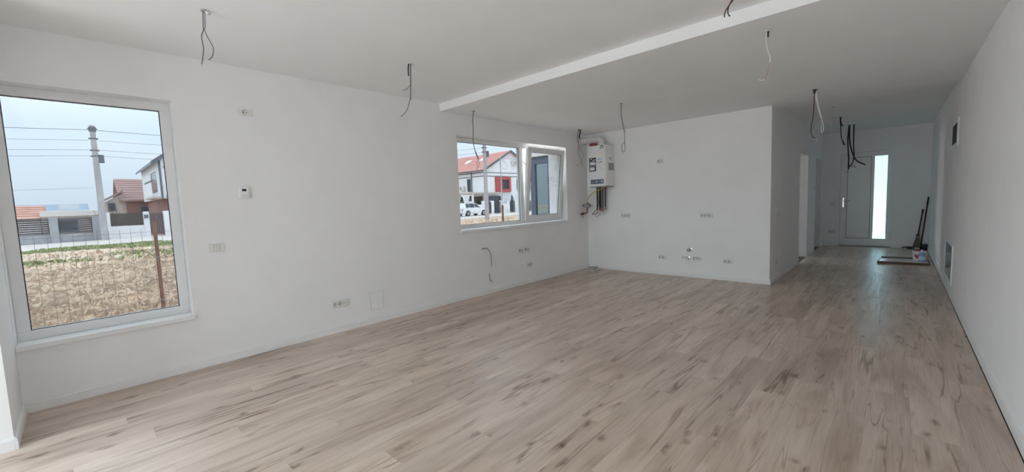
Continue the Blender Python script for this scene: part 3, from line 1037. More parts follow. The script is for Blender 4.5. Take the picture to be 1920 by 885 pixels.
mk('knob', lathe(bmesh.new(), [(.016, .0058), (.015, .012), (0, .012)], 14, FM @ Matrix.Translation((fx(.79), fz(.89), 0))), 'labelwhite', cp)
mk('button_row', bx(bmesh.new(), (fx(.21), fz(.915), .0058), (fx(.36), fz(.895), .0066), 0, FM), 'greyplastic', cp)
SM = Matrix(((0, 0, 1, bX1), (1, 0, 0, 0), (0, 1, 0, 0), (0, 0, 0, 1)))         # y, z on the right side


def sy(f):
    return bY0 + (bY1 - bY0) * f


mk('side_sticker', bx(bmesh.new(), (sy(.40), fz(.36), .0003), (sy(.56), fz(.30), .0012), 0, SM), 'labelgrey', t)
mk('rating_plate', bx(bmesh.new(), (sy(.28), fz(.62), .0003), (sy(.88), fz(.44), .0012), 0, SM), 'labelgrey', t)
mk('base_tray', B_((bX0 + .03, bY0 + .03, bZ0 - .018), (bX1 - .03, bY1, bZ0 + .002)), 'greyplastic', t)
# flue elbow on top, running into the window wall
bm = tube(bmesh.new(), [(-L + .002, 6.585, 2.392), (-4.15, 6.585, 2.390), (-4.02, 6.585, 2.388), (-3.95, 6.585, 2.378), (-3.918, 6.585, 2.34), (-3.912, 6.585, 2.262)], .050, 20)
mk('flue_pipe', bm, 'flue', t, True)
mk('flue_collar', lathe(bmesh.new(), [(.072, 0), (.072, .006), (.052, .012), (.050, .012), (.050, 0)], 22, Matrix(((0, 0, 1, -L + .0005), (1, 0, 0, 6.585), (0, 1, 0, 2.392), (0, 0, 0, 1)))), 'flue', t)
mk('flue_socket', lathe(bmesh.new(), [(.060, 0), (.060, .018), (.050, .022)], 22, Matrix.Translation((-3.912, 6.585, bZ1))), 'flue', t)
mk('test_port_cap', B_((-4.085, 6.455, bZ1), (-3.965, 6.53, bZ1 + .050), .006), 'redcap', t)
# pipe tails under the boiler
xs = [(-4.072, 1.105, .0125), (-4.022, 1.095, .012), (-3.995, 1.080, .012), (-3.955, 1.085, .012), (-3.900, 1.110, .012)]
for i, (px, zb, rr) in enumerate(xs):
    pipe = mk('pipe_tail', tube(bmesh.new(), [(px, 6.665, bZ0), (px, 6.665, 1.36), (px - .004, 6.668, zb + .05)], rr, 8), 'insul', t, True)
    mk('copper_fitting', cyl(bmesh.new(), (px - .004, 6.668, zb + .055), (px - .004, 6.668, zb), rr * 1.15, n=10), 'copper', pipe)
    bm = cyl(bmesh.new(), (px - .004, 6.668, zb + .006), (px - .004, 6.668, zb - .028), rr * 1.25, n=10)
    tube(bm, [(px - .004, 6.668, zb - .015), (px - .003, 6.70, zb - .018), (px - .003, K - .001, zb - .018)], rr * .95, 8)
    mk('white_elbow', bm, 'labelwhite', pipe, True)
mk('safety_valve', tube(bmesh.new(), [(-3.87, 6.60, bZ0), (-3.86, 6.595, 1.512), (-3.838, 6.585, 1.485)], [.012, .016, .014], 10), 'copper', t, True)
bm = tube(bmesh.new(), [(-4.045, 6.64, bZ0), (-4.035, 6.63, 1.36), (-4.02, 6.62, 1.22), (-4.075, 6.61, 1.10), (-4.145, 6.60, 1.045), (-4.105, 6.60, 1.035), (-4.05, 6.61, 1.05), (-4.03, 6.62, 1.09)], .0055, 7)
mk('power_cable', bm, 'wblack', t, True)
bm = tube(bmesh.new(), [(-4.05, 6.61, 1.06), (-4.085, 6.61, 1.02), (-4.07, 6.61, .985), (-4.03, 6.61, 1.0), (-4.01, 6.62, 1.04), (-3.99, 6.62, 1.02), (-4.0, 6.62, 1.07)], .003, 6)
mk('control_wire', bm, 'wgrey', t, True)

t = thing('gas_regulator', 'round grey gas regulator on copper stub left of the boiler pipes', 'gas regulator', (-L, 6.60, 1.19))
smooth_by_angle(mk('regulator_body', lathe(bmesh.new(), [(0, -.045), (.028, -.045), (.060, -.030), (.064, .0), (.060, .018), (.032, .034), (.020, .05), (0, .05)], 20, Matrix.Translation((-4.249, 6.60, 1.205))), 'greyplastic', t))
mk('regulator_cap', cyl(bmesh.new(), (-4.30, 6.585, 1.205), (-4.325, 6.575, 1.205), .018, n=12), 'wblack', t)
mk('copper_elbow', tube(bmesh.new(), [(-4.250, 6.60, 1.16), (-4.250, 6.60, 1.10), (-4.252, 6.595, 1.072), (-4.268, 6.57, 1.062), (-L + .001, 6.555, 1.06)], .014, 10), 'copper', t, True)
mk('gas_hose', tube(bmesh.new(), [(-3.925, 6.60, bZ0 - .018), (-3.932, 6.60, 1.495), (-4.04, 6.60, 1.468), (-4.112, 6.60, 1.440), (-4.197, 6.60, 1.375), (-4.235, 6.60, 1.322), (-4.249, 6.60, 1.252)], .0095, 10), 'yellow', t, True)
t = thing('gas_valve', 'dark gas valve on the window wall below the regulator', 'valve', (-L, 6.50, 1.045))
mk('valve_body', cyl(bmesh.new(), (-L + .001, 6.505, 1.045), (-L + .075, 6.505, 1.045), .019, n=14), 'brass', t)
mk('valve_handle', B_((-L + .055, 6.42, 1.035), (-L + .075, 6.53, 1.060), .004), 'wblack', t)
mk('seal_wire', tube(bmesh.new(), [(-L + .05, 6.50, 1.03), (-L + .055, 6.49, .985), (-L + .06, 6.475, .975), (-L + .06, 6.465, 1.0), (-L + .055, 6.48, 1.03)], .0025, 6), 'wgrey', t, True)

# small floor box in the corner
t = thing('floor_drain_box', 'small grey stacked tray on the floor in the kitchen corner', 'box', (-4.11, 6.52, 0))
for z0, z1, s, mm, nm in ((.0005, .016, .088, 'pvc', 'lower_tray'), (.016, .030, .078, 'blackplastic', 'dark_gap'), (.030, .040, .086, 'pvc', 'upper_tray'), (.040, .054, .070, 'greyplastic', 'lid')):
    RM = Matrix.Translation((-4.115, 6.535, 0)) @ Matrix.Rotation(math.radians(3), 4, 'Z')
    mk(nm, B_((-s, -s, z0), (s, s, z1), .003, RM), mm, t)

# ================================================================== CEILING CABLES
def ceiling_cable(label, anchor, strands, plate=None, cat='cable'):
    """strands: (name, material, radius, points)"""
    t = thing('ceiling_cable', label, cat, anchor, 'bare cables hanging from the ceiling')
    for nm, mm, rr, pts in strands:
        mk(nm, tube(bmesh.new(), pts, rr, 7), mm, t, True)
    if plate:
        mm, s = plate
        zc = anchor[2]
        bm = lathe(bmesh.new(), [(s, zc - .0005), (s, zc - .003), (s * .85, zc - .006), (0, zc - .006)], 16, Matrix.Translation((anchor[0], anchor[1], 0)))
        mk('ceiling_box', bm, mm, t)
    return t


ZA = H2 - .001
ceiling_cable('two thin grey wires forking from the ceiling near the tall window', (-3.266, .683, ZA), [
    ('wire', 'wgrey', .0032, [(-3.267, .676, ZA), (-3.269, .669, 2.519), (-3.269, .669, 2.497), (-3.271, .656, 2.455), (-3.271, .658, 2.41), (-3.271, .66, 2.375), (-3.272, .651, 2.32), (-3.275, .643, 2.28)]),
    ('wire', 'wgrey', .0030, [(-3.262, .684, ZA), (-3.264, .678, 2.521), (-3.266, .674, 2.498), (-3.265, .686, 2.456), (-3.261, .704, 2.414), (-3.26, .71, 2.384), (-3.262, .701, 2.337), (-3.266, .681, 2.311)]),
    ('bare_end', 'wwhite', .0036, [(-3.275, .643, 2.28), (-3.276, .641, 2.268)]),
    ('terminal_block', 'insert', .011, [(-3.258, .690, ZA), (-3.255, .705, 2.595)])], ('greyplastic', .022))
ceiling_cable('black sheathed cable with curling white ends beside the step in the ceiling', (-3.275, 2.211, ZA), [
    ('short_cable', 'wblack', .0065, [(-3.282, 2.200, ZA), (-3.286, 2.195, 2.563), (-3.286, 2.194, 2.506)]),
    ('main_cable', 'wgrey', .0062, [(-3.273, 2.214, ZA), (-3.278, 2.206, 2.436), (-3.283, 2.199, 2.293)]),
    ('curled_end', 'wgrey', .0035, [(-3.284, 2.197, 2.30), (-3.304, 2.168, 2.201), (-3.335, 2.122, 2.139)]),
    ('side_wire', 'wgrey', .0028, [(-3.280, 2.203, 2.43), (-3.298, 2.177, 2.388), (-3.32, 2.144, 2.372)]),
    ('bare_end', 'wwhite', .0038, [(-3.335, 2.122, 2.139), (-3.345, 2.115, 2.128)])], ('plate', .030))
ceiling_cable('two dark red wires hanging in front of the ceiling step at the top edge', (-.819, 3.071, ZA), [
    ('wire', 'wred', .0042, [(-.819, 3.071, ZA), (-.831, 3.067, 2.59), (-.850, 3.062, 2.557), (-.870, 3.057, 2.524), (-.874, 3.056, 2.492)]),
    ('wire', 'wblack', .0036, [(-.815, 3.071, ZA), (-.828, 3.068, 2.586), (-.848, 3.062, 2.557), (-.855, 3.061, 2.52), (-.847, 3.063, 2.494), (-.840, 3.065, 2.495)])], ('greyplastic', .025))
ZB = H - .001
ceiling_cable('pale wire with a brown kinked end just behind the ceiling step', (-.743, 3.632, ZB), [
    ('black_stub', 'wblack', .0060, [(-.738, 3.633, ZB), (-.738, 3.633, 2.475)]),
    ('white_wire', 'wwhite', .0055, [(-.749, 3.631, ZB), (-.748, 3.631, 2.42), (-.736, 3.633, 2.368), (-.723, 3.636, 2.322), (-.725, 3.636, 2.284)]),
    ('brown_wire', 'wpink', .0040, [(-.725, 3.636, 2.29), (-.728, 3.635, 2.273), (-.740, 3.633, 2.213), (-.752, 3.630, 2.166)]),
    ('bare_end', 'wwhite', .0042, [(-.752, 3.630, 2.168), (-.777, 3.625, 2.166), (-.793, 3.622, 2.179)])], ('insert', .030))
ceiling_cable('red wire and thick white cable hanging before the corridor', (-.761, 6.151, ZB), [
    ('black_stub', 'wblack', .016, [(-.759, 6.151, ZB), (-.760, 6.151, 2.475)]),
    ('red_wire', 'wred', .0050, [(-.763, 6.150, 2.48), (-.765, 6.150, 2.326), (-.770, 6.149, 2.217), (-.784, 6.148, 2.108), (-.787, 6.147, 2.025), (-.774, 6.149, 1.977), (-.747, 6.152, 1.946)]),
    ('bare_end', 'wwhite', .0075, [(-.747, 6.152, 1.946), (-.724, 6.155, 1.926)]),
    ('white_cable', 'wwhite', .0110, [(-.751, 6.152, 2.493), (-.729, 6.154, 2.347), (-.709, 6.157, 2.253), (-.689, 6.160, 2.172)]),
    ('thin_loop', 'wwhite', .0036, [(-.689, 6.160, 2.175), (-.673, 6.161, 2.102), (-.668, 6.162, 2.046), (-.678, 6.161, 2.002), (-.690, 6.159, 2.04), (-.684, 6.160, 2.112), (-.689, 6.160, 2.167)])], ('blackplastic', .028))
ceiling_cable('long grey cable hanging in front of the kitchen window', (-4.055, 3.668, ZB), [
    ('cable', 'wgrey', .0052, [(-4.055, 3.668, ZB), (-4.067, 3.655, 2.427), (-4.066, 3.656, 2.282), (-4.071, 3.651, 2.118), (-4.058, 3.665, 2.0)]),
    ('black_sleeve', 'wblack', .0068, [(-4.058, 3.665, 2.005), (-4.046, 3.680, 1.95), (-4.033, 3.693, 1.902)]),
    ('bare_wire', 'wpink', .0026, [(-4.033, 3.693, 1.905), (-4.030, 3.695, 1.826), (-4.066, 3.656, 1.73)]),
    ('bare_wire', 'wgrey', .0026, [(-4.033, 3.693, 1.905), (-4.049, 3.675, 1.848), (-4.041, 3.684, 1.778)])], ('greyplastic', .022))
ceiling_cable('tangle of dark and pink wires beside the boiler flue', (-4.041, 6.085, ZB), [
    ('wire', 'wblack', .0050, [(-4.037, 6.088, ZB), (-4.058, 6.074, 2.499), (-4.068, 6.067, 2.423), (-4.074, 6.063, 2.352), (-4.062, 6.071, 2.30)]),
    ('wire', 'wgrey', .0040, [(-4.062, 6.071, 2.305), (-4.065, 6.069, 2.156), (-4.050, 6.080, 2.072), (-4.021, 6.099, 1.998), (-4.014, 6.103, 1.905)]),
    ('taped_bundle', 'wblack', .0120, [(-4.028, 6.094, ZB), (-4.038, 6.087, 2.452), (-4.046, 6.082, 2.401), (-4.044, 6.083, 2.37)]),
    ('pink_wire', 'wpink', .0065, [(-4.044, 6.083, 2.375), (-4.058, 6.074, 2.31), (-4.042, 6.084, 2.216), (-4.040, 6.086, 2.144)]),
    ('wire', 'wpink', .0040, [(-4.039, 6.086, 2.38), (-4.032, 6.091, 2.339), (-4.025, 6.096, 2.215), (-4.006, 6.109, 2.121), (-4.003, 6.111, 2.059), (-4.026, 6.095, 1.968), (-4.092, 6.052, 1.904)])], ('blackplastic', .030))
ceiling_cable('grey cable ending in a thin loop before the kitchen wall', (-2.606, 4.884, ZB), [
    ('cable', 'wgrey', .0060, [(-2.606, 4.884, ZB), (-2.609, 4.883, 2.398), (-2.589, 4.893, 2.246), (-2.575, 4.900, 2.158)]),
    ('thin_loop', 'wgrey', .0034, [(-2.575, 4.900, 2.16), (-2.575, 4.901, 2.045), (-2.604, 4.885, 1.998), (-2.606, 4.884, 1.934), (-2.589, 4.893, 1.909), (-2.571, 4.903, 1.944), (-2.575, 4.901, 2.045)])], ('greyplastic', .020))
ZC = HC - .001
ceiling_cable('thin white wire hanging in the corridor, the nearest one there', (-.782, 8.332, ZC), [
    ('wire', 'wwhite', .0038, [(-.782, 8.332, ZC), (-.789, 8.332, 2.456), (-.808, 8.330, 2.331)])], ('greyplastic', .020))
ceiling_cable('short black cable hanging in the middle of the corridor', (-.80, 9.588, ZC), [
    ('cable', 'wblack', .0090, [(-.800, 9.588, ZC), (-.784, 9.589, 2.496), (-.757, 9.592, 2.456)]),
    ('cable', 'wblack', .0075, [(-.802, 9.588, ZC), (-.791, 9.589, 2.452), (-.779, 9.590, 2.259), (-.755, 9.592, 2.183)]),
    ('cable_end', 'wblack', .0120, [(-.757, 9.592, 2.19), (-.732, 9.594, 2.117)])], ('greyplastic', .025))
ceiling_cable('three long black cables crossing in front of the front door', (-.764, 10.922, ZC), [
    ('cable', 'wblack', .0125, [(-.764, 10.922, ZC), (-.780, 10.921, 2.373), (-.776, 10.922, 2.208), (-.759, 10.923, 1.959), (-.754, 10.923, 1.732)]),
    ('cable', 'wblack', .0125, [(-.761, 10.923, ZC), (-.757, 10.923, 2.412), (-.736, 10.924, 2.203), (-.691, 10.927, 2.017), (-.626, 10.932, 1.885), (-.497, 10.941, 1.796)]),
    ('cable', 'wblack', .0110, [(-.692, 10.927, ZC), (-.690, 10.928, 2.443), (-.688, 10.928, 2.198), (-.675, 10.929, 1.994), (-.696, 10.927, 1.85), (-.750, 10.923, 1.771)]),
    ('thin_tail', 'wblack', .0050, [(-.754, 10.923, 1.80), (-.70, 10.925, 1.775), (-.665, 10.926, 1.79), (-.650, 10.926, 1.755)]),
    ('thin_tail', 'wgrey', .0045, [(-.754, 10.923, 1.735), (-.765, 10.923, 1.69), (-.80, 10.922, 1.655)])], ('greyplastic', .040))

# ================================================================== THINGS LEFT IN THE CORRIDOR
t = thing('floor_board', 'flat brown-edged board lying on the corridor floor', 'board', (.09, 9.85, 0))
mk('board_core', prism(bmesh.new(), [(-.235, 9.60), (.425, 9.66), (.425, 10.17), (-.19, 10.15)], .0005, .042), 'cardboard', t)
mk('board_face', prism(bmesh.new(), [(-.215, 9.625), (.405, 9.68), (.405, 10.15), (-.175, 10.13)], .042, .047), 'boardtop', t)
mk('loose_strip', prism(bmesh.new(), [(-.19, 10.10), (.25, 10.12), (.25, 10.15), (-.19, 10.145)], .047, .066), 'cardboard', t)

t = thing('paint_bucket', 'white bucket with a red print standing on the board', 'bucket', (.30, 9.93, .047))
smooth_by_angle(mk('bucket_body', lathe(bmesh.new(), [(0, 0), (.074, 0), (.078, .004), (.090, .15), (.096, .152), (.096, .168), (.090, .170), (.086, .166), (.074, .01), (0, .01)], 28, Matrix.Translation((.30, 9.93, .0475))), 'bucket', t))
bm = bmesh.new()
for zz, h0 in ((0, 0), (1, 0)):
    pass
heart = [(0, -.045), (.038, -.004), (.040, .020), (.024, .034), (.006, .026), (0, .016), (-.006, .026), (-.024, .034), (-.040, .020), (-.038, -.004)]
hv = []
for x_, z_ in heart:
    th = math.radians(252) + x_ / .088
    rr = .0853 + (z_ + .055) * .08
    hv.append(bm.verts.new((.30 + rr * math.cos(th), 9.93 + rr * math.sin(th), .128 + z_)))
cv = bm.verts.new((.30 + .0905 * math.cos(math.radians(252)), 9.93 + .0905 * math.sin(math.radians(252)), .130))
for k in range(len(hv)):
    bm.faces.new((cv, hv[k], hv[(k + 1) % len(hv)]))
mk('red_print', bm, 'bucketred', t)
mk('rag', lathe(bmesh.new(), [(.082, .150), (.070, .178), (.045, .190), (.02, .182), (0, .188)], 14, Matrix.Translation((.30, 9.93, .047))), 'redcap', t)
mk('bucket_handle', tube(bmesh.new(), [(.397, 9.93, .195), (.415, 9.90, .165), (.400, 9.86, .14), (.33, 9.828, .125), (.26, 9.84, .135), (.215, 9.87, .16), (.203, 9.93, .195)], .003, 6), 'steel', t, True)

t = thing('spray_bottle', 'pale blue plastic bottle in front of the bucket', 'bottle', (.325, 9.775, .047))
smooth_by_angle(mk('bottle_body', lathe(bmesh.new(), [(0, 0), (.038, 0), (.042, .006), (.042, .11), (.036, .135), (.018, .155), (.014, .160), (.014, .172), (0, .172)], 20, Matrix.Translation((.325, 9.775, .0475))), 'bottle', t))
mk('bottle_label', lathe(bmesh.new(), [(.0424, .035), (.0427, .036), (.0427, .095), (.0424, .096)], 20, Matrix.Translation((.325, 9.775, .0475))), 'labelblue', t)
mk('bottle_cap', lathe(bmesh.new(), [(0, .170), (.016, .170), (.017, .172), (.015, .200), (.010, .204), (0, .204)], 14, Matrix.Translation((.325, 9.775, .0475))), 'labelwhite', t)

t = thing('broom', 'dark broom with flared bristles leaning in the corridor corner', 'broom', (.32, 12.10, 0))
mk('broom_stick', cyl(bmesh.new(), (.330, 12.085, .28), (.388, 12.175, .815), .0125, .0125, 10), 'stick', t)
mk('stick_grip', cyl(bmesh.new(), (.382, 12.165, .76), (.391, 12.180, .845), .017, .015, 10), 'blackplastic', t)
bm = prism(bmesh.new(), [(-.075, 0), (.055, 0), (.025, .26), (-.015, .26)], -.022, .022, Matrix(((1, 0, 0, .325), (0, 0, 1, 12.075), (0, 1, 0, .045), (0, 0, 0, 1))))
mk('bristles', bm, 'bristle', t)
mk('bristle_binding', B_((.303, 12.05, .285), (.357, 12.10, .33), .006), 'blackplastic', t)
t = thing('dustpan', 'black long-handled dustpan standing in the corridor corner', 'dustpan', (.40, 12.12, 0))
mk('pan_handle', cyl(bmesh.new(), (.380, 12.13, .07), (.465, 12.19, 1.085), .012, .012, 10), 'stick', t)
mk('handle_grip', cyl(bmesh.new(), (.452, 12.181, .93), (.466, 12.191, 1.10), .016, .014, 10), 'blackplastic', t)
bm = bmesh.new()
prism(bm, [(11.93, .0), (12.19, .0), (12.20, .115), (12.10, .10), (11.94, .018)], .365, .372, Matrix(((0, 0, 1, 0), (1, 0, 0, 0), (0, 1, 0, .001), (0, 0, 0, 1))))
prism(bm, [(11.93, .0), (12.19, .0), (12.20, .115), (12.10, .10), (11.94, .018)], .468, .475, Matrix(((0, 0, 1, 0), (1, 0, 0, 0), (0, 1, 0, .001), (0, 0, 0, 1))))
bx(bm, (.365, 11.93, .001), (.475, 12.19, .008))
bx(bm, (.365, 12.185, .001), (.475, 12.195, .115))
mk('pan', bm, 'blackplastic', t)
t = thing('hand_brush', 'small black hand brush on the floor beside the broom', 'brush', (.23, 12.12, 0))
bm = bx(bmesh.new(), (.165, 12.08, .028), (.285, 12.14, .052), .008)
tube(bm, [(.17, 12.11, .042), (.13, 12.11, .036), (.09, 12.11, .024)], [.012, .010, .011], 8)
mk('brush_back', bm, 'blackplastic', t)
mk('brush_bristles', bx(bmesh.new(), (.170, 12.083, .0005), (.282, 12.137, .030), .003), 'bristle', t)

# ================================================================== OUTDOORS
# ground
def heap(gx, gy):
    """low heaps of turned soil between the mesh fence and the road"""
    if not -27 < gx < -15:
        return 0.0
    k = min(1.0, (gx + 27) / 3, (-15 - gx) / 3)
    return k * max(0, mnoise.noise(Vector((gx * .55, gy * .30, 9.0)))) * .36


bm = bmesh.new()
bx(bm, (-170, -110, GZ - 1.4), (90, 150, GZ - .16))
struct(mk('ground', bm, 'straw'), 'wide flat dry land around the houses', 'ground')
bm = bmesh.new()
nx, ny = 92, 150
grid = []
for i in range(nx + 1):
    rowv = []
    for j in range(ny + 1):
        gx = -4.75 - (33.4 - 4.75) * i / nx
        gy = -16 + 76 * j / ny
        edge = min(1.0, min(i, nx - i) / 4.0)
        zz = GZ + edge * (0.10 * mnoise.noise(Vector((gx * .35, gy * .35, 1.7))) + 0.05 * mnoise.noise(Vector((gx * 1.3, gy * 1.3, 5.1))))
        zz += heap(gx, gy)
        rowv.append(bm.verts.new((gx, gy, zz)))
    grid.append(rowv)
for i in range(nx):
    for j in range(ny):
        bm.faces.new((grid[i][j], grid[i][j + 1], grid[i + 1][j + 1], grid[i + 1][j]))
bmesh.ops.recalc_face_normals(bm, faces=list(bm.faces))
fld = mk('field', bm, 'straw', smooth=True)
struct(fld, 'uneven field of dry straw-coloured ground outside the windows', 'field')
if fld.data.polygons[0].normal.z < 0:
    fld.data.flip_normals()
bm = B_((-41.3, -60, GZ - .2), (-33.2, 110, GZ + .02))
struct(mk('road', bm, 'road'), 'pale gravel road along the far fences', 'road')
bm = bmesh.new()
bx(bm, (-12, YB, GZ - .1), (-3.71 - .31, YR, -.03))
bx(bm, (-12, YB - 9, GZ - .1), (6, YB - .3, -.03))
struct(mk('terrace', bm, 'paving'), 'light paved terrace added unseen behind the camera to bounce daylight', 'terrace')  # unseen pale paving, added to reflect daylight into the room
bm = B_((-6, E + .31, GZ - .1), (4, E + 12, -.03))
struct(mk('entrance_path', bm, 'paving'), 'light paved path outside the front door', 'path')


def field_z(gx, gy):
    z = GZ + 0.10 * mnoise.noise(Vector((gx * .35, gy * .35, 1.7))) + 0.05 * mnoise.noise(Vector((gx * 1.3, gy * 1.3, 5.1)))
    return z + heap(gx, gy)


def blades(name, n, pick, hgt, wid, material, label):
    vs_, fs_ = [], []
    for _ in range(n):
        gx, gy, s = pick()
        z = field_z(gx, gy) - .02
        a = random.uniform(0, 2 * math.pi)
        lean = random.uniform(.3, 1.25)
        h_ = hgt * s * random.uniform(.5, 1.3)
        w_ = wid * s * random.uniform(.6, 1.4)
        dx, dy = math.cos(a), math.sin(a)
        i0 = len(vs_)
        vs_ += [(gx - dy * w_, gy + dx * w_, z), (gx + dy * w_, gy - dx * w_, z),
                (gx + dx * h_ * lean * .45 - dy * w_ * .7, gy + dy * h_ * lean * .45 + dx * w_ * .7, z + h_ * .65),
                (gx + dx * h_ * lean, gy + dy * h_ * lean, z + h_ * (1.05 - .45 * lean))]
        fs_ += [(i0, i0 + 1, i0 + 2), (i0 + 2, i0 + 1, i0 + 3)]
    me = bpy.data.meshes.new(name)
    me.from_pydata(vs_, [], fs_)
    me.materials.append(M[material])
    o = bpy.data.objects.new(name, me)
    COL.objects.link(o)
    tag(o, label, 'grass')
    o['kind'] = 'stuff'
    return o


def pick_near():
    gx = -5.6 - 12 * random.random() ** 1.5
    d = -gx
    gy = random.uniform(-.14 * d - .5, .22 * d + .5)
    return gx, gy, 0.7 + .02 * d


def pick_far():
    gx = -random.uniform(14, 33)
    d = -gx
    gy = random.uniform(-.16 * d - 1, 1.15 * d)
    return gx, gy, (1.3 if d < 26 else .55)


def pick_green():
    while True:
        gx = -random.uniform(19, 33.0)
        d = -gx
        gy = random.uniform(-.16 * d - 1, .30 * d)
        if mnoise.noise(Vector((gx * .25, gy * .22, 3.3))) > -.08:
            return gx, gy, 1.0


blades('dry_grass', 36000, pick_near, .28, .0042, 'blade', 'matted dry straw grass in the field by the mesh fence')
blades('dry_grass', 12000, pick_far, .20, .016, 'blade', 'sparse dry grass farther out towards the road')
blades('green_grass', 24000, pick_green, .11, .030, 'green', 'short green grass on the verge before the road')

# mesh fence with rusty posts
t = thing('mesh_fence', 'wire mesh fence on rusty steel posts across the field', 'fence', (-7.0, 3.9, GZ))
for yy in (-5.73, -2.52, .70, 3.91, 7.13, 10.34, 13.55):
    z0 = field_z(-7.0, yy) - .15
    pst = mk('post', B_((-7.02, yy - .019, z0), (-6.98, yy + .019, 1.245), .002), 'rust', t)
    bm = bmesh.new()
    for zz in (.22, .78):
        bx(bm, (-7.028, yy - .030, zz), (-6.972, yy + .030, zz + .012))
    mk('tie_wire', bm, 'steel', pst)
bm = bmesh.new()


def rod(bm, p, q, r):
    p, q = Vector(p), Vector(q)
    d = (q - p).normalized()
    a = d.cross(Vector((1, 0, 0))).normalized() * r
    b = Vector((r, 0, 0))
    A = [bm.verts.new(p + o) for o in (a, b, -a, -b)]
    Bv = [bm.verts.new(q + o) for o in (a, b, -a, -b)]
    for k in range(4):
        bm.faces.new((A[k], A[(k + 1) % 4], Bv[(k + 1) % 4], Bv[k]))


yy = -5.73
while yy < 13.6:
    rod(bm, (-7.03, yy, GZ - .05), (-7.03, yy, 1.16), .0017)
    yy += .10
zz = -.28
while zz < 1.17:
    rod(bm, (-7.03, -5.73, zz), (-7.03, 13.6, zz), .0017)
    zz += .155
msh = mk('wire_mesh', bm, 'meshwire', t)
msh['kind'] = 'stuff'


# utility poles and lines
def utility_pole(label, x_, y_, top, rb, rt_):
    t = thing('utility_pole', label, 'utility pole', (x_, y_, GZ))
    bm = bmesh.new()
    tmp = [(-1, -1), (1, -1), (1, 1), (-1, 1)]
    A = [bm.verts.new((x_ + a * rb, y_ + b * rb, GZ - .3)) for a, b in tmp]
    Bv = [bm.verts.new((x_ + a * rt_, y_ + b * rt_, top)) for a, b in tmp]
    for k in range(4):
        bm.faces.new((A[k], A[(k + 1) % 4], Bv[(k + 1) % 4], Bv[k]))
    bm.faces.new(Bv)
    bm.faces.new(A[::-1])
    mk('pole_shaft', bm, 'concrete', t)
    mk('pole_cap', B_((x_ - rt_ * 1.25, y_ - rt_ * 1.35, top - .42), (x_ + rt_ * 1.25, y_ + rt_ * 1.35, top - .12)), 'greytrim', t)
    bm = bmesh.new()
    for zz in (top - .25, top - .9, top - 1.7, top - 2.1):
        bx(bm, (x_ - rt_ * 1.3, y_ - .24, zz - .03), (x_ + rt_ * 1.3, y_ + .24, zz + .03))
    mk('cable_bracket', bm, 'greytrim', t)
    bm = cyl(bmesh.new(), (x_ + .10, y_ + .27, top - 2.55), (x_ + .10, y_ + .27, top - 2.0), .15, n=14)
    mk('cable_coil', bm, 'greytrim', t)
    return t


utility_pole('tall concrete utility pole beyond the tall window', -40.6, 1.38, 7.62, .20, .135)
utility_pole('concrete utility pole in front of the red-roofed house', -28.2, 26.62, 8.1, .15, .11)


def overhead_line(label, pts, r=.016, wires=1):
    t = thing('overhead_cable', label, 'overhead cable', pts[0], 'overhead cables')
    mk('cable', tube(bmesh.new(), pts, r, 5, 8), 'wgrey', t, True)


def sag(p, q, s):
    p, q = Vector(p), Vector(q)
    return [tuple(p.lerp(q, f) - Vector((0, 0, s * 4 * f * (1 - f)))) for f in (0, .2, .4, .6, .8, 1)]


names = ['topmost', 'second', 'third', 'lowest']
for nm, zt in zip(names, (7.30, 6.60, 5.95, 5.55)):
    overhead_line('overhead cable left of the near concrete pole, the %s one' % nm, sag((-40.6, 1.13, zt), (-40.2, -28, zt + .1), .55), .011 if nm != 'topmost' else .017)
    overhead_line('overhead cable right of the near concrete pole, the %s one' % nm, sag((-40.6, 1.63, zt), (-28.2, 26.4, min(zt + .4, 7.7)), .75), .011 if nm != 'topmost' else .017)
overhead_line('thin overhead line crossing low behind the near concrete pole', sag((-62, -22, 4.0), (-59.4, 1.6, 4.3), .2), .012)

t = thing('service_mast', 'slim grey service mast with looped wires before the red-roofed house', 'mast', (-32, 32.55, GZ))
mk('mast_tube', cyl(bmesh.new(), (-32, 32.6, GZ - .2), (-32, 32.52, 6.25), .07, .055, 10), 'concrete', t)
mk('looped_wire', tube(bmesh.new(), [(-32, 32.55, 6.0), (-31.9, 33.2, 5.6), (-31.9, 33.5, 5.1), (-31.9, 33.0, 4.9), (-31.95, 32.6, 5.3)], .016, 5), 'wgrey', t, True)
overhead_line('overhead line from the service mast towards the kitchen sash', sag((-32, 32.6, 6.1), (-26, 47, 6.3), .3), .018)


# fences along the road
def louvre_panel(parent, x_, y0, y1, z0, z1, n, material, gap=.4):
    f = mk('fence_frame', ring_frame(bmesh.new(), y0, y1, z0, z1, .05, x_ - .03, x_ + .03, WM), material, parent)
    h_ = (z1 - z0 - .1) / n
    for k in range(n):
        zz = z0 + .05 + k * h_
        mk('slat', B_((x_ - .015, y0 + .05, zz + h_ * gap * .5), (x_ + .015, y1 - .05, zz + h_ * (1 - gap * .5))), material, f)


t = thing('louvre_fence', 'grey block fence with dark slatted panels left of the near pole', 'fence', (-41.5, -1.3, GZ))
mk('plinth_wall', B_((-41.6, -12.4, GZ - .1), (-41.4, 1.3, .25)), 'block', t)
for yy in (-12.3, -8.6, -4.8, -.98, 1.05):
    mk('pillar', B_((-41.68, yy - .20, GZ - .1), (-41.28, yy + .20, 1.42), .02), 'block', t)
for a, b2 in ((-12.05, -8.82), (-8.38, -5.02), (-4.58, -1.20), (-.76, .84)):
    louvre_panel(t, -41.5, a, b2, .27, 1.36, 7, 'louvre', .35)

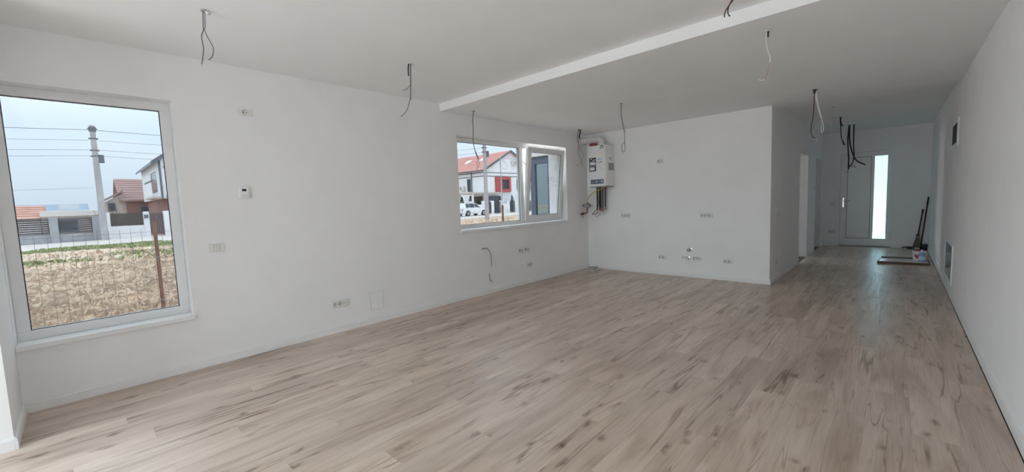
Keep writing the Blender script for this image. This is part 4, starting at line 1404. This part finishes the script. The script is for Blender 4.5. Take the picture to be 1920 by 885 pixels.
t = thing('white_wall_fence', 'white low wall fence with brown boards and a gate, right of the near pole', 'fence', (-43, 3.4, GZ))
mk('low_wall', B_((-43.1, 1.6, GZ - .1), (-42.9, 3.7, .58)), 'render', t)
for yy in (1.66, 3.87, 5.08, 8.2, 11.4):
    mk('pillar', B_((-43.18, yy - .17, GZ - .1), (-42.82, yy + .17, 1.62), .02), 'render', t)
mk('low_wall', B_((-43.1, 5.2, GZ - .1), (-42.9, 11.3, .58)), 'render', t)
for a, b2 in ((1.86, 3.66), (5.3, 8.0), (8.4, 11.2)):
    for k in range(8):
        zz = .62 + k * .115
        mk('fence_board', B_((-43.03, a, zz), (-42.97, b2, zz + .105)), 'brownfence', t)
g = mk('gate_frame', ring_frame(bmesh.new(), 4.06, 4.89, -.22, 1.48, .05, -43.03, -42.97, WM), 'greytrim', t)
for k in range(7):
    y_ = 4.14 + k * .105
    mk('gate_bar', B_((-43.02, y_, -.18), (-42.98, y_ + .06, 1.45)), 'louvre', g)
mk('letter_box', B_((-42.86, 3.74, 1.10), (-42.70, 3.98, 1.38), .03), 'greytrim', t)


# houses
def window_part(parent, mtx, u0, u1, v0, v1, frame='render', pane='pane'):
    f = mk('window', ring_frame(bmesh.new(), u0, u1, v0, v1, .09, .0, .07, mtx), frame, parent)
    mk('pane', bx(bmesh.new(), (u0 + .08, v0 + .08, .005), (u1 - .08, v1 - .08, .03), 0, mtx), pane, f)
    return f


def face_px(x_):
    """local u = y, v = z, w = +x"""
    return Matrix(((0, 0, 1, x_), (1, 0, 0, 0), (0, 1, 0, 0), (0, 0, 0, 1)))


def face_my(y_):
    """local u = x, v = z, w = -y"""
    return Matrix(((1, 0, 0, 0), (0, 0, -1, y_), (0, 1, 0, 0), (0, 0, 0, 1)))


def gable_roof_x(parent, x0, x1, y0, y1, ze, zp, material, over=.35, th=.22):
    """ridge along x"""
    ym = (y0 + y1) / 2
    s = (zp - ze) / (ym - y0)
    for sg, nm in ((-1, 'roof_slope'), (1, 'roof_slope')):
        ye = y0 - over if sg < 0 else y1 + over
        poly = [(ye, ze - s * over), (ym, zp), (ym, zp + th), (ye, ze - s * over + th)]
        bm = prism(bmesh.new(), poly, x0 - over, x1 + over, Matrix(((0, 0, 1, 0), (1, 0, 0, 0), (0, 1, 0, 0), (0, 0, 0, 1))))
        o = mk(nm, bm, material, parent)
        n = 10
        for k in range(1, n):
            f = k / n
            yk = ye + (ym - ye) * f
            zk = ze - s * over + th + (zp - ze + s * over) * f
            mk('tile_course', B_((x0 - over, yk - .06, zk - .05), (x1 + over, yk + .06, zk + .035)), material, o)


def gabled_block_x(x0, x1, y0, y1, z0, ze, zp):
    ym = (y0 + y1) / 2
    return prism(bmesh.new(), [(y0, z0), (y1, z0), (y1, ze), (ym, zp), (y0, ze)], x0, x1, Matrix(((0, 0, 1, 0), (1, 0, 0, 0), (0, 1, 0, 0), (0, 0, 0, 1))))


# red-roofed white house beyond the kitchen window
hx, hy0, hy1 = -46.0, 43.2, 54.6
t = thing('red_roof_house', 'two-storey white house with a red roof beyond the kitchen window', 'house', (-53, 49, GZ))
mk('walls', gabled_block_x(-62, hx, hy0, hy1, GZ - .2, 6.35, 9.3), 'render', t)
gable_roof_x(t, -62, hx - .1, hy0, hy1, 6.35, 9.3, 'redroof', .45)
bm = bmesh.new()
ym = (hy0 + hy1) / 2
for sg in (-1, 1):
    ye = hy0 - .5 if sg < 0 else hy1 + .5
    ze = 6.35 - (2.95 / 5.7) * .5
    prism(bm, [(ye, ze - .12), (ym, 9.3 - .02), (ym, 9.3 + .26), (ye, ze + .26)], hx + .30, hx + .46, Matrix(((0, 0, 1, 0), (1, 0, 0, 0), (0, 1, 0, 0), (0, 0, 0, 1))))
mk('barge_board', bm, 'greytrim', t)
FG = face_px(hx)
FS = face_my(hy0)
for vv0 in (5.85, 5.30):
    mk('grey_band', bx(bmesh.new(), (hy0 + .1, vv0, .0), (hy1 - .1, vv0 + .10, .05), 0, FG), 'greytrim', t)
    mk('grey_band', bx(bmesh.new(), (-61.8, vv0, .0), (hx - .1, vv0 + .10, .05), 0, FS), 'greytrim', t)
sur = mk('window_surround', ring_frame(bmesh.new(), 45.4, 48.75, 2.9, 5.25, .42, .0, .30, FG), 'redframe', t)
mk('surround_panel', bx(bmesh.new(), (45.8, 3.3, .0), (46.95, 4.85, .12), 0, FG), 'redframe', t)
window_part(t, FG, 46.95, 48.33, 3.15, 4.9, 'greytrim')
window_part(t, FG, 50.4, 51.8, 3.2, 4.9, 'greytrim')
window_part(t, FS, -50.0, -49.2, 3.1, 5.1, 'greytrim')
window_part(t, FS, -54.0, -52.6, 3.1, 5.0, 'greytrim')
for (F_, u0, v0) in ((FG, 49.3, 7.2), (FS, -51.6, 3.3)):
    ac = mk('air_conditioner', bx(bmesh.new(), (u0, v0, .05), (u0 + 1.1, v0 + .75, .45), .04, F_), 'cream', t)
    mk('fan_grille', lathe(bmesh.new(), [(.30, .45), (.30, .47), (0, .47)], 16, F_ @ Matrix.Translation((u0 + .40, v0 + .37, 0))), 'greyplastic', ac)
for a, b2 in ((-56.5, 7.6), (-53.4, 7.9), (-50.2, 8.1)):
    ym_ = (hy0 + hy1) / 2
    yk = hy0 + (b2 - 6.35) / 2.95 * (ym_ - hy0)
    mk('roof_window', prism(bmesh.new(), [(yk - .5, b2 - .26 + .22), (yk + .5, b2 + .26 + .22), (yk + .5, b2 + .26 + .34), (yk - .5, b2 - .26 + .34)], a, a + .85, Matrix(((0, 0, 1, 0), (1, 0, 0, 0), (0, 1, 0, 0), (0, 0, 0, 1)))), 'pvc', t)
mk('canopy_slab', B_((-48.6, 39.8, 2.62), (hx + .9, 46.0, 2.86)), 'beige', t)
for x_, y_ in ((-48.3, 40.1), (hx + .6, 40.1)):
    mk('canopy_post', B_((x_ - .12, y_ - .12, GZ - .1), (x_ + .12, y_ + .12, 2.62)), 'render', t)
mk('garage_door', bx(bmesh.new(), (43.6, GZ, .0), (46.2, 2.3, .06), 0, FG), 'greytrim', t)
mk('side_door', bx(bmesh.new(), (-49.4, GZ, .0), (-46.6, 2.3, .06), 0, FS), 'brownfence', t)
mk('downpipe', cyl(bmesh.new(), (-48.9, hy0 - .12, 2.8), (-48.9, hy0 - .12, 6.1), .07, n=8), 'greytrim', t)
mk('gutter', cyl(bmesh.new(), (-62.2, hy0 - .55, 6.15), (hx + .3, hy0 - .55, 6.15), .10, n=8), 'greytrim', t)

# white house at the right edge of the tall window
hx, hy0, hy1 = -46.0, 5.22, 14.6
t = thing('white_gable_house', 'white gabled house at the right edge of the tall window', 'house', (-50, 10, GZ))
mk('upper_walls', gabled_block_x(-58, hx, hy0, hy1, 2.72, 5.9, 9.6), 'render', t)
mk('lower_walls', B_((-57.8, hy0 + .25, GZ - .2), (hx - .7, hy1 - .2, 2.72)), 'brick', t)
gable_roof_x(t, -58, hx - .05, hy0, hy1, 5.9, 9.6, 'blueroof', .40)
ym = (hy0 + hy1) / 2
bm = bmesh.new()
for sg in (-1, 1):
    ye = hy0 - .45 if sg < 0 else hy1 + .45
    ze = 5.9 - (3.7 / (ym - hy0)) * .45
    prism(bm, [(ye, ze - .1), (ym, 9.6), (ym, 9.9), (ye, ze + .28)], hx + .25, hx + .42, Matrix(((0, 0, 1, 0), (1, 0, 0, 0), (0, 1, 0, 0), (0, 0, 0, 1))))
mk('barge_board', bm, 'greytrim', t)
FG, FS = face_px(hx), face_my(hy0)
for vv0 in (2.85, 5.35):
    mk('grey_band', bx(bmesh.new(), (hy0 + .35, vv0, .0), (hy1 - .35, vv0 + .09, .04), 0, FG), 'greytrim', t)
mk('downpipe', cyl(bmesh.new(), (hx + .06, hy0 + .12, 2.7), (hx + .06, hy0 + .12, 6.1), .07, n=8), 'greytrim', t)
window_part(t, FG, 6.4, 8.0, 3.3, 5.0, 'greytrim')
window_part(t, FG, 10.2, 12.4, 3.3, 5.0, 'greytrim')
window_part(t, FS, -50.5, -46.6, 3.2, 5.2, 'pvc', 'pane')
mk('balcony_rail', B_((-51, hy0 - .50, 4.15), (hx + .1, hy0 - .44, 4.28)), 'greytrim', t)
mk('balcony_slab', B_((-51, hy0 - .52, 2.72), (hx + .05, hy0, 2.9)), 'beige', t)
window_part(t, face_px(hx - .7), 6.3, 8.8, .1, 2.2, 'greytrim')

# brick house with brown roof in the middle
t = thing('brick_house', 'brick house with a brown roof and beige gable behind the white fence', 'house', (-63, 5, GZ))
# ridge runs along y; the gable end faces -y
gp = [(-69.5, GZ - .2), (-60.0, GZ - .2), (-60.0, 3.02), (-64.75, 5.3), (-69.5, 3.02)]
XY = Matrix(((1, 0, 0, 0), (0, 0, 1, 0), (0, 1, 0, 0), (0, 0, 0, 1)))
mk('walls', prism(bmesh.new(), gp, 3.9, 11.5, XY), 'brick', t)
mk('gable_wall', prism(bmesh.new(), gp, 3.75, 3.895, XY), 'beige', t)
for sg in (1, -1):
    xe = -59.6 if sg > 0 else -69.9
    o = mk('roof_slope', prism(bmesh.new(), [(xe, 2.84), (-64.75, 5.32), (-64.75, 5.56), (xe, 3.06)], 3.4, 11.9, XY), 'brownroof', t)
    for k in range(1, 9):
        f = k / 9
        xk, zk = xe + (-64.75 - xe) * f, 3.06 + 2.5 * f
        mk('tile_course', B_((xk - .06, 3.4, zk - .05), (xk + .06, 11.9, zk + .03)), 'brownroof', o)
for u0 in (-63.2, -66.8):
    window_part(t, face_my(3.75), u0, u0 + 1.5, 1.7, 2.9, 'greytrim')
mk('chimney', B_((-65.4, 8.6, 4.9), (-64.7, 9.3, 6.3), .03), 'brick', t)
for u0 in (5.0, 8.0):
    window_part(t, face_px(-60.0), u0, u0 + 1.4, 1.0, 2.3, 'greytrim')
# low beige side wing seen left of the gable
mk('side_wing', prism(bmesh.new(), [(2.2, GZ - .2), (3.74, GZ - .2), (3.74, 3.75), (2.2, 2.75)], -63.2, -60.0, Matrix(((0, 0, 1, 0), (1, 0, 0, 0), (0, 1, 0, 0), (0, 0, 0, 1)))), 'beige', t)
mk('wing_roof', prism(bmesh.new(), [(1.95, 2.72), (3.74, 3.86), (3.74, 4.05), (1.95, 2.92)], -63.4, -59.7, Matrix(((0, 0, 1, 0), (1, 0, 0, 0), (0, 1, 0, 0), (0, 0, 0, 1)))), 'brownroof', t)
window_part(t, face_px(-60.0), 2.50, 3.10, 1.9, 2.75, 'greytrim')

# low cream building with orange roof behind the slatted fence
t = thing('cream_bungalow', 'low cream building with an orange roof behind the slatted fence', 'house', (-54, -3, GZ))
mk('walls', B_((-58, -1.9, GZ - .2), (-52.1, 1.55, 1.55)), 'beige', t)
mk('fascia', B_((-58.1, -1.95, 1.50), (-52.0, 1.62, 1.98), .02), 'cream', t)
mk('main_walls', B_((-59, -9.5, GZ - .2), (-52.6, -1.96, 1.5)), 'cream', t)
XX = Matrix(((1, 0, 0, 0), (0, 0, 1, 0), (0, 1, 0, 0), (0, 0, 0, 1)))
o = mk('roof_slope', prism(bmesh.new(), [(-52.1, 1.42), (-55.8, 2.55), (-59.4, 1.42)], -9.9, -1.7, XX), 'orangeroof', t)
for k in range(1, 6):
    f = k / 6
    mk('tile_course', B_((-52.1 - 3.7 * f - .05, -9.9, 1.42 + 1.13 * f - .03), (-52.1 - 3.7 * f + .05, -1.7, 1.42 + 1.13 * f + .05)), 'orangeroof', o)
window_part(t, face_px(-52.1), -1.2, .2, .2, 1.2, 'greytrim')
window_part(t, face_px(-52.6), -6.5, -4.6, .2, 1.2, 'greytrim')

# far blue-roofed houses
for (y0, y1, zp, ze, lbl, xx) in ((-5.4, 1.4, 3.0, 2.2, 'far low house with a long blue-grey roof behind the cream building', -75),
                                  (-14.2, -5.9, 3.1, 2.3, 'far low house with a blue-grey roof at the left window edge', -78)):
    t = thing('distant_house', lbl, 'house', (xx - 4, (y0 + y1) / 2, GZ), 'distant low houses')
    mk('walls', prism(bmesh.new(), [(xx, GZ - .2), (xx, ze), (xx - 4, zp - .1), (xx - 8, ze), (xx - 8, GZ - .2)], y0 + .3, y1 - .3, XX), 'beige', t)
    mk('roof_slope', prism(bmesh.new(), [(xx + .4, ze - .1), (xx - 4, zp), (xx - 4, zp + .15), (xx + .4, ze + .06)], y0, y1, XX), 'blueroof', t)
    mk('roof_slope', prism(bmesh.new(), [(xx - 8.4, ze - .1), (xx - 4, zp), (xx - 4, zp + .15), (xx - 8.4, ze + .06)], y0, y1, XX), 'blueroof', t)
    mk('solar_panel', prism(bmesh.new(), [(xx - .4, ze + .16), (xx - 3.2, zp - .02 + .06), (xx - 3.2, zp + .04 + .06), (xx - .4, ze + .22)], y1 - 2.6, y1 - .8, XX), 'greyplastic', t)
    window_part(t, face_px(xx), (y0 + y1) / 2 - .7, (y0 + y1) / 2 + .7, .6, 1.8, 'greytrim')

# white fence and gates in front of the red-roofed house
t = thing('white_pillar_fence', 'white pillared fence with dark gates before the red-roofed house', 'fence', (-44.4, 46, GZ))
FX = -44.3
for yy in (36.0, 38.6, 41.2, 42.9, 44.9, 46.3, 48.1, 49.9, 52.0):
    mk('pillar', B_((FX - .22, yy - .25, GZ - .1), (FX + .22, yy + .25, 1.55), .02), 'render', t)
for a, b2 in ((36.25, 38.35), (38.85, 40.95), (45.15, 46.05), (48.35, 49.65)):
    mk('low_wall', B_((FX - .12, a, GZ - .1), (FX + .12, b2, 1.05)), 'render', t)
for a, b2 in ((41.45, 42.65), (43.15, 44.65), (46.55, 47.85), (50.15, 51.75)):
    g = mk('gate_frame', ring_frame(bmesh.new(), a, b2, -.22, 1.35, .07, FX - .04, FX + .04, WM), 'louvre', t)
    n = int((b2 - a - .14) / .17)
    for k in range(n):
        y_ = a + .09 + k * .17
        mk('gate_bar', B_((FX - .02, y_, -.15), (FX + .02, y_ + .12, 1.28)), 'louvre', g)


# conifers and shrubs
def conifer(label, x_, y_, h_, r_, material='thuja', n=520):
    t = thing('thuja', label, 'tree', (x_, y_, GZ), 'garden conifers')
    mk('trunk', cyl(bmesh.new(), (x_, y_, GZ - .1), (x_, y_, GZ + h_ * .5), .06, .03, 8), 'bark', t)
    vs_, fs_ = [], []
    for _ in range(n):
        f = random.random() ** .8
        a = random.uniform(0, 2 * math.pi)
        rr = r_ * (1 - f) ** .75 * random.uniform(.55, 1.0) + .03
        c_ = Vector((x_ + rr * math.cos(a), y_ + rr * math.sin(a), GZ + .15 + f * (h_ - .2)))
        s = r_ * .30 * (1.1 - .5 * f)
        i0 = len(vs_)
        for _k in range(3):
            d = Vector((random.gauss(0, 1), random.gauss(0, 1), random.gauss(.4, 1))).normalized() * s
            vs_.append(tuple(c_ + d))
        fs_.append((i0, i0 + 1, i0 + 2))
    bm = bmesh.new()
    vv = [bm.verts.new(v) for v in vs_]
    for f_ in fs_:
        bm.faces.new([vv[k] for k in f_])
    mk('foliage', bm, material, t)


for lbl, x_, y_, h_, r_ in (
        ('dark conifer behind the car roof', -45.6, 38.2, 2.6, .55), ('dark conifer right of the car', -45.2, 41.1, 2.2, .50),
        ('bushy dark conifer left of the dark gates', -45.15, 45.5, 2.6, .5), ('slim dark conifer beside the service mast', -45.2, 48.3, 2.7, .45),
        ('low conifer behind the rightmost gate', -45.2, 51.0, 2.0, .6), ('tall conifer behind the far white fence', -45.8, 40.0, 2.7, .5)):
    conifer(lbl, x_, y_, h_, r_)
t = thing('bare_shrub', 'reddish bare shrub by the rightmost white pillar', 'shrub', (-42.6, 53.6, GZ))
bm = bmesh.new()
for _ in range(60):
    a, e = random.uniform(0, 6.28), random.uniform(.5, 1.4)
    d = Vector((math.cos(a) * math.cos(e), math.sin(a) * math.cos(e), math.sin(e))) * random.uniform(1.4, 3.4)
    p = Vector((-42.6, 53.6, GZ))
    rod(bm, p, p + d, .025)
mk('twigs', bm, 'shrub', t)
t = thing('bare_shrub', 'small bare shrub left of the brick house', 'shrub', (-50, 1.9, GZ))
bm = bmesh.new()
for _ in range(70):
    a, e = random.uniform(0, 6.28), random.uniform(.6, 1.4)
    d = Vector((math.cos(a) * math.cos(e), math.sin(a) * math.cos(e), math.sin(e))) * random.uniform(1.2, 2.5)
    p = Vector((-50, 1.9, GZ))
    rod(bm, p, p + d, .014)
mk('twigs', bm, 'bark', t)

# parked white car (seen from its right side, nose to the right)
CXc, CY0 = -39.6, 32.55
t = thing('parked_car', 'white sport utility car parked on the road beyond the kitchen window', 'car', (CXc, CY0 + 2.1, GZ))
CZ = GZ + .02
CMX = Matrix(((0, 0, 1, CXc), (1, 0, 0, CY0), (0, 1, 0, CZ), (0, 0, 0, 1)))
low = [(.0, .42), (.05, .95), (.35, 1.02), (1.0, 1.02), (3.0, 1.02), (3.95, .90), (4.22, .72), (4.28, .40), (4.1, .28), (3.85, .28), (3.8, .55), (3.62, .70), (3.32, .70), (3.12, .55), (3.08, .28),
       (1.2, .28), (1.16, .55), (.98, .70), (.66, .70), (.48, .55), (.44, .30), (.1, .30)]
bm = prism(bmesh.new(), low, -.88, .88, CMX)
bmesh.ops.bevel(bm, geom=[e for e in bm.edges if e.calc_length() > 1.5], offset=.05, segments=2, affect='EDGES')
mk('car_body', bm, 'carpaint', t)
bm = bmesh.new()
lo_ = [(.18, 1.0), (3.15, 1.0)]
vs_ = []
for (u, v, w) in ((.15, 1.0, .84), (3.20, 1.0, .84), (2.25, 1.62, .62), (.42, 1.62, .62)):
    for sg in (-1, 1):
        vs_.append(bm.verts.new(CMX @ Vector((u, v, sg * w))))
a0, a1, b0, b1, c0, c1, d0, d1 = vs_
for f_ in ((a0, b0, c0, d0), (a1, d1, c1, b1), (c0, c1, d1, d0), (a0, d0, d1, a1), (b0, b1, c1, c0), (a0, a1, b1, b0)):
    bm.faces.new(f_)
bmesh.ops.recalc_face_normals(bm, faces=list(bm.faces))
mk('cabin', bm, 'carpaint', t)
for u0, u1, t0, t1 in ((.55, 1.05, .62, 1.05), (1.12, 1.95, 1.12, 1.95), (2.03, 2.85, 2.03, 2.30)):
    bm = bmesh.new()
    pts = [(u0, 1.06, .835), (u1, 1.06, .835), (t1, 1.55, .665), (t0, 1.55, .665)]
    for sg in (1, -1):
        q = [bm.verts.new(CMX @ Vector((u, v, sg * w))) for u, v, w in pts] 
        q2 = [bm.verts.new(CMX @ Vector((u, v, sg * (w - .03)))) for u, v, w in pts]
        bm.faces.new(q); bm.faces.new(q2[::-1])
        for k in range(4):
            bm.faces.new((q[k], q[(k + 1) % 4], q2[(k + 1) % 4], q2[k]))
    bmesh.ops.recalc_face_normals(bm, faces=list(bm.faces))
    mk('side_window', bm, 'pane', t)
for ux in (.82, 3.47):
    for sg in (-1, 1):
        wl = mk('wheel', cyl(bmesh.new(), CMX @ Vector((ux, .33, sg * .66)), CMX @ Vector((ux, .33, sg * .89)), .34, n=20), 'tyre', t)
        mk('wheel_rim', cyl(bmesh.new(), CMX @ Vector((ux, .33, sg * .88)), CMX @ Vector((ux, .33, sg * .90)), .21, n=14), 'greyplastic', wl)
for ux, u1 in ((4.16, 4.25), (.01, .08)):
    mk('lamp', bx(bmesh.new(), (ux, .70, .55), (u1, .86, .87), .01, CMX), 'labelgrey' if ux > 1 else 'redframe', t)
mk('roof_rail', bx(bmesh.new(), (.7, 1.62, .52), (2.1, 1.67, .56), .005, CMX), 'greytrim', t)
mk('door_mirror', bx(bmesh.new(), (2.72, 1.02, .85), (2.88, 1.16, 1.02), .03, CMX), 'carpaint', t)

# neighbour's low annex with a grey framed glazed door, right outside the kitchen window
t = thing('annex', 'low white annex with a grey framed reflective glass door outside the kitchen sash', 'building', (-5.3, 7.6, GZ))
AX0, AX1, AY = -5.93, -L - WT - .002, 6.95
mk('walls', B_((AX1 - .55, AY, GZ - .2), (AX1, AY + 1.6, 2.27)), 'render', t)
mk('rear_wall', B_((AX0 + .02, AY + 1.45, GZ - .2), (AX1 - .55, AY + 1.6, 2.27)), 'render', t)
mk('flat_roof', B_((AX0 - .04, AY - .05, 2.27), (AX1, AY + 1.65, 2.39), .01), 'cream', t)
AM = face_my(AY)
fr = mk('door_frame', ring_frame(bmesh.new(), AX0, AX1 - .55, -.28, 2.27, .07, -.07, .0, AM, .003), 'anthracite', t)
df = mk('glazed_door', ring_frame(bmesh.new(), AX0 + .06, AX1 - .60, -.22, 2.21, .095, -.05, .025, AM, .003), 'anthracite', t)
mk('door_glass', bx(bmesh.new(), (AX0 + .15, -.13, -.03), (AX1 - .69, 2.12, -.01), 0, AM), 'mirrorglass', df)
mk('corner_post', B_((AX0, AY + .07, GZ - .2), (AX0 + .08, AY + 1.6, 2.27)), 'anthracite', t)
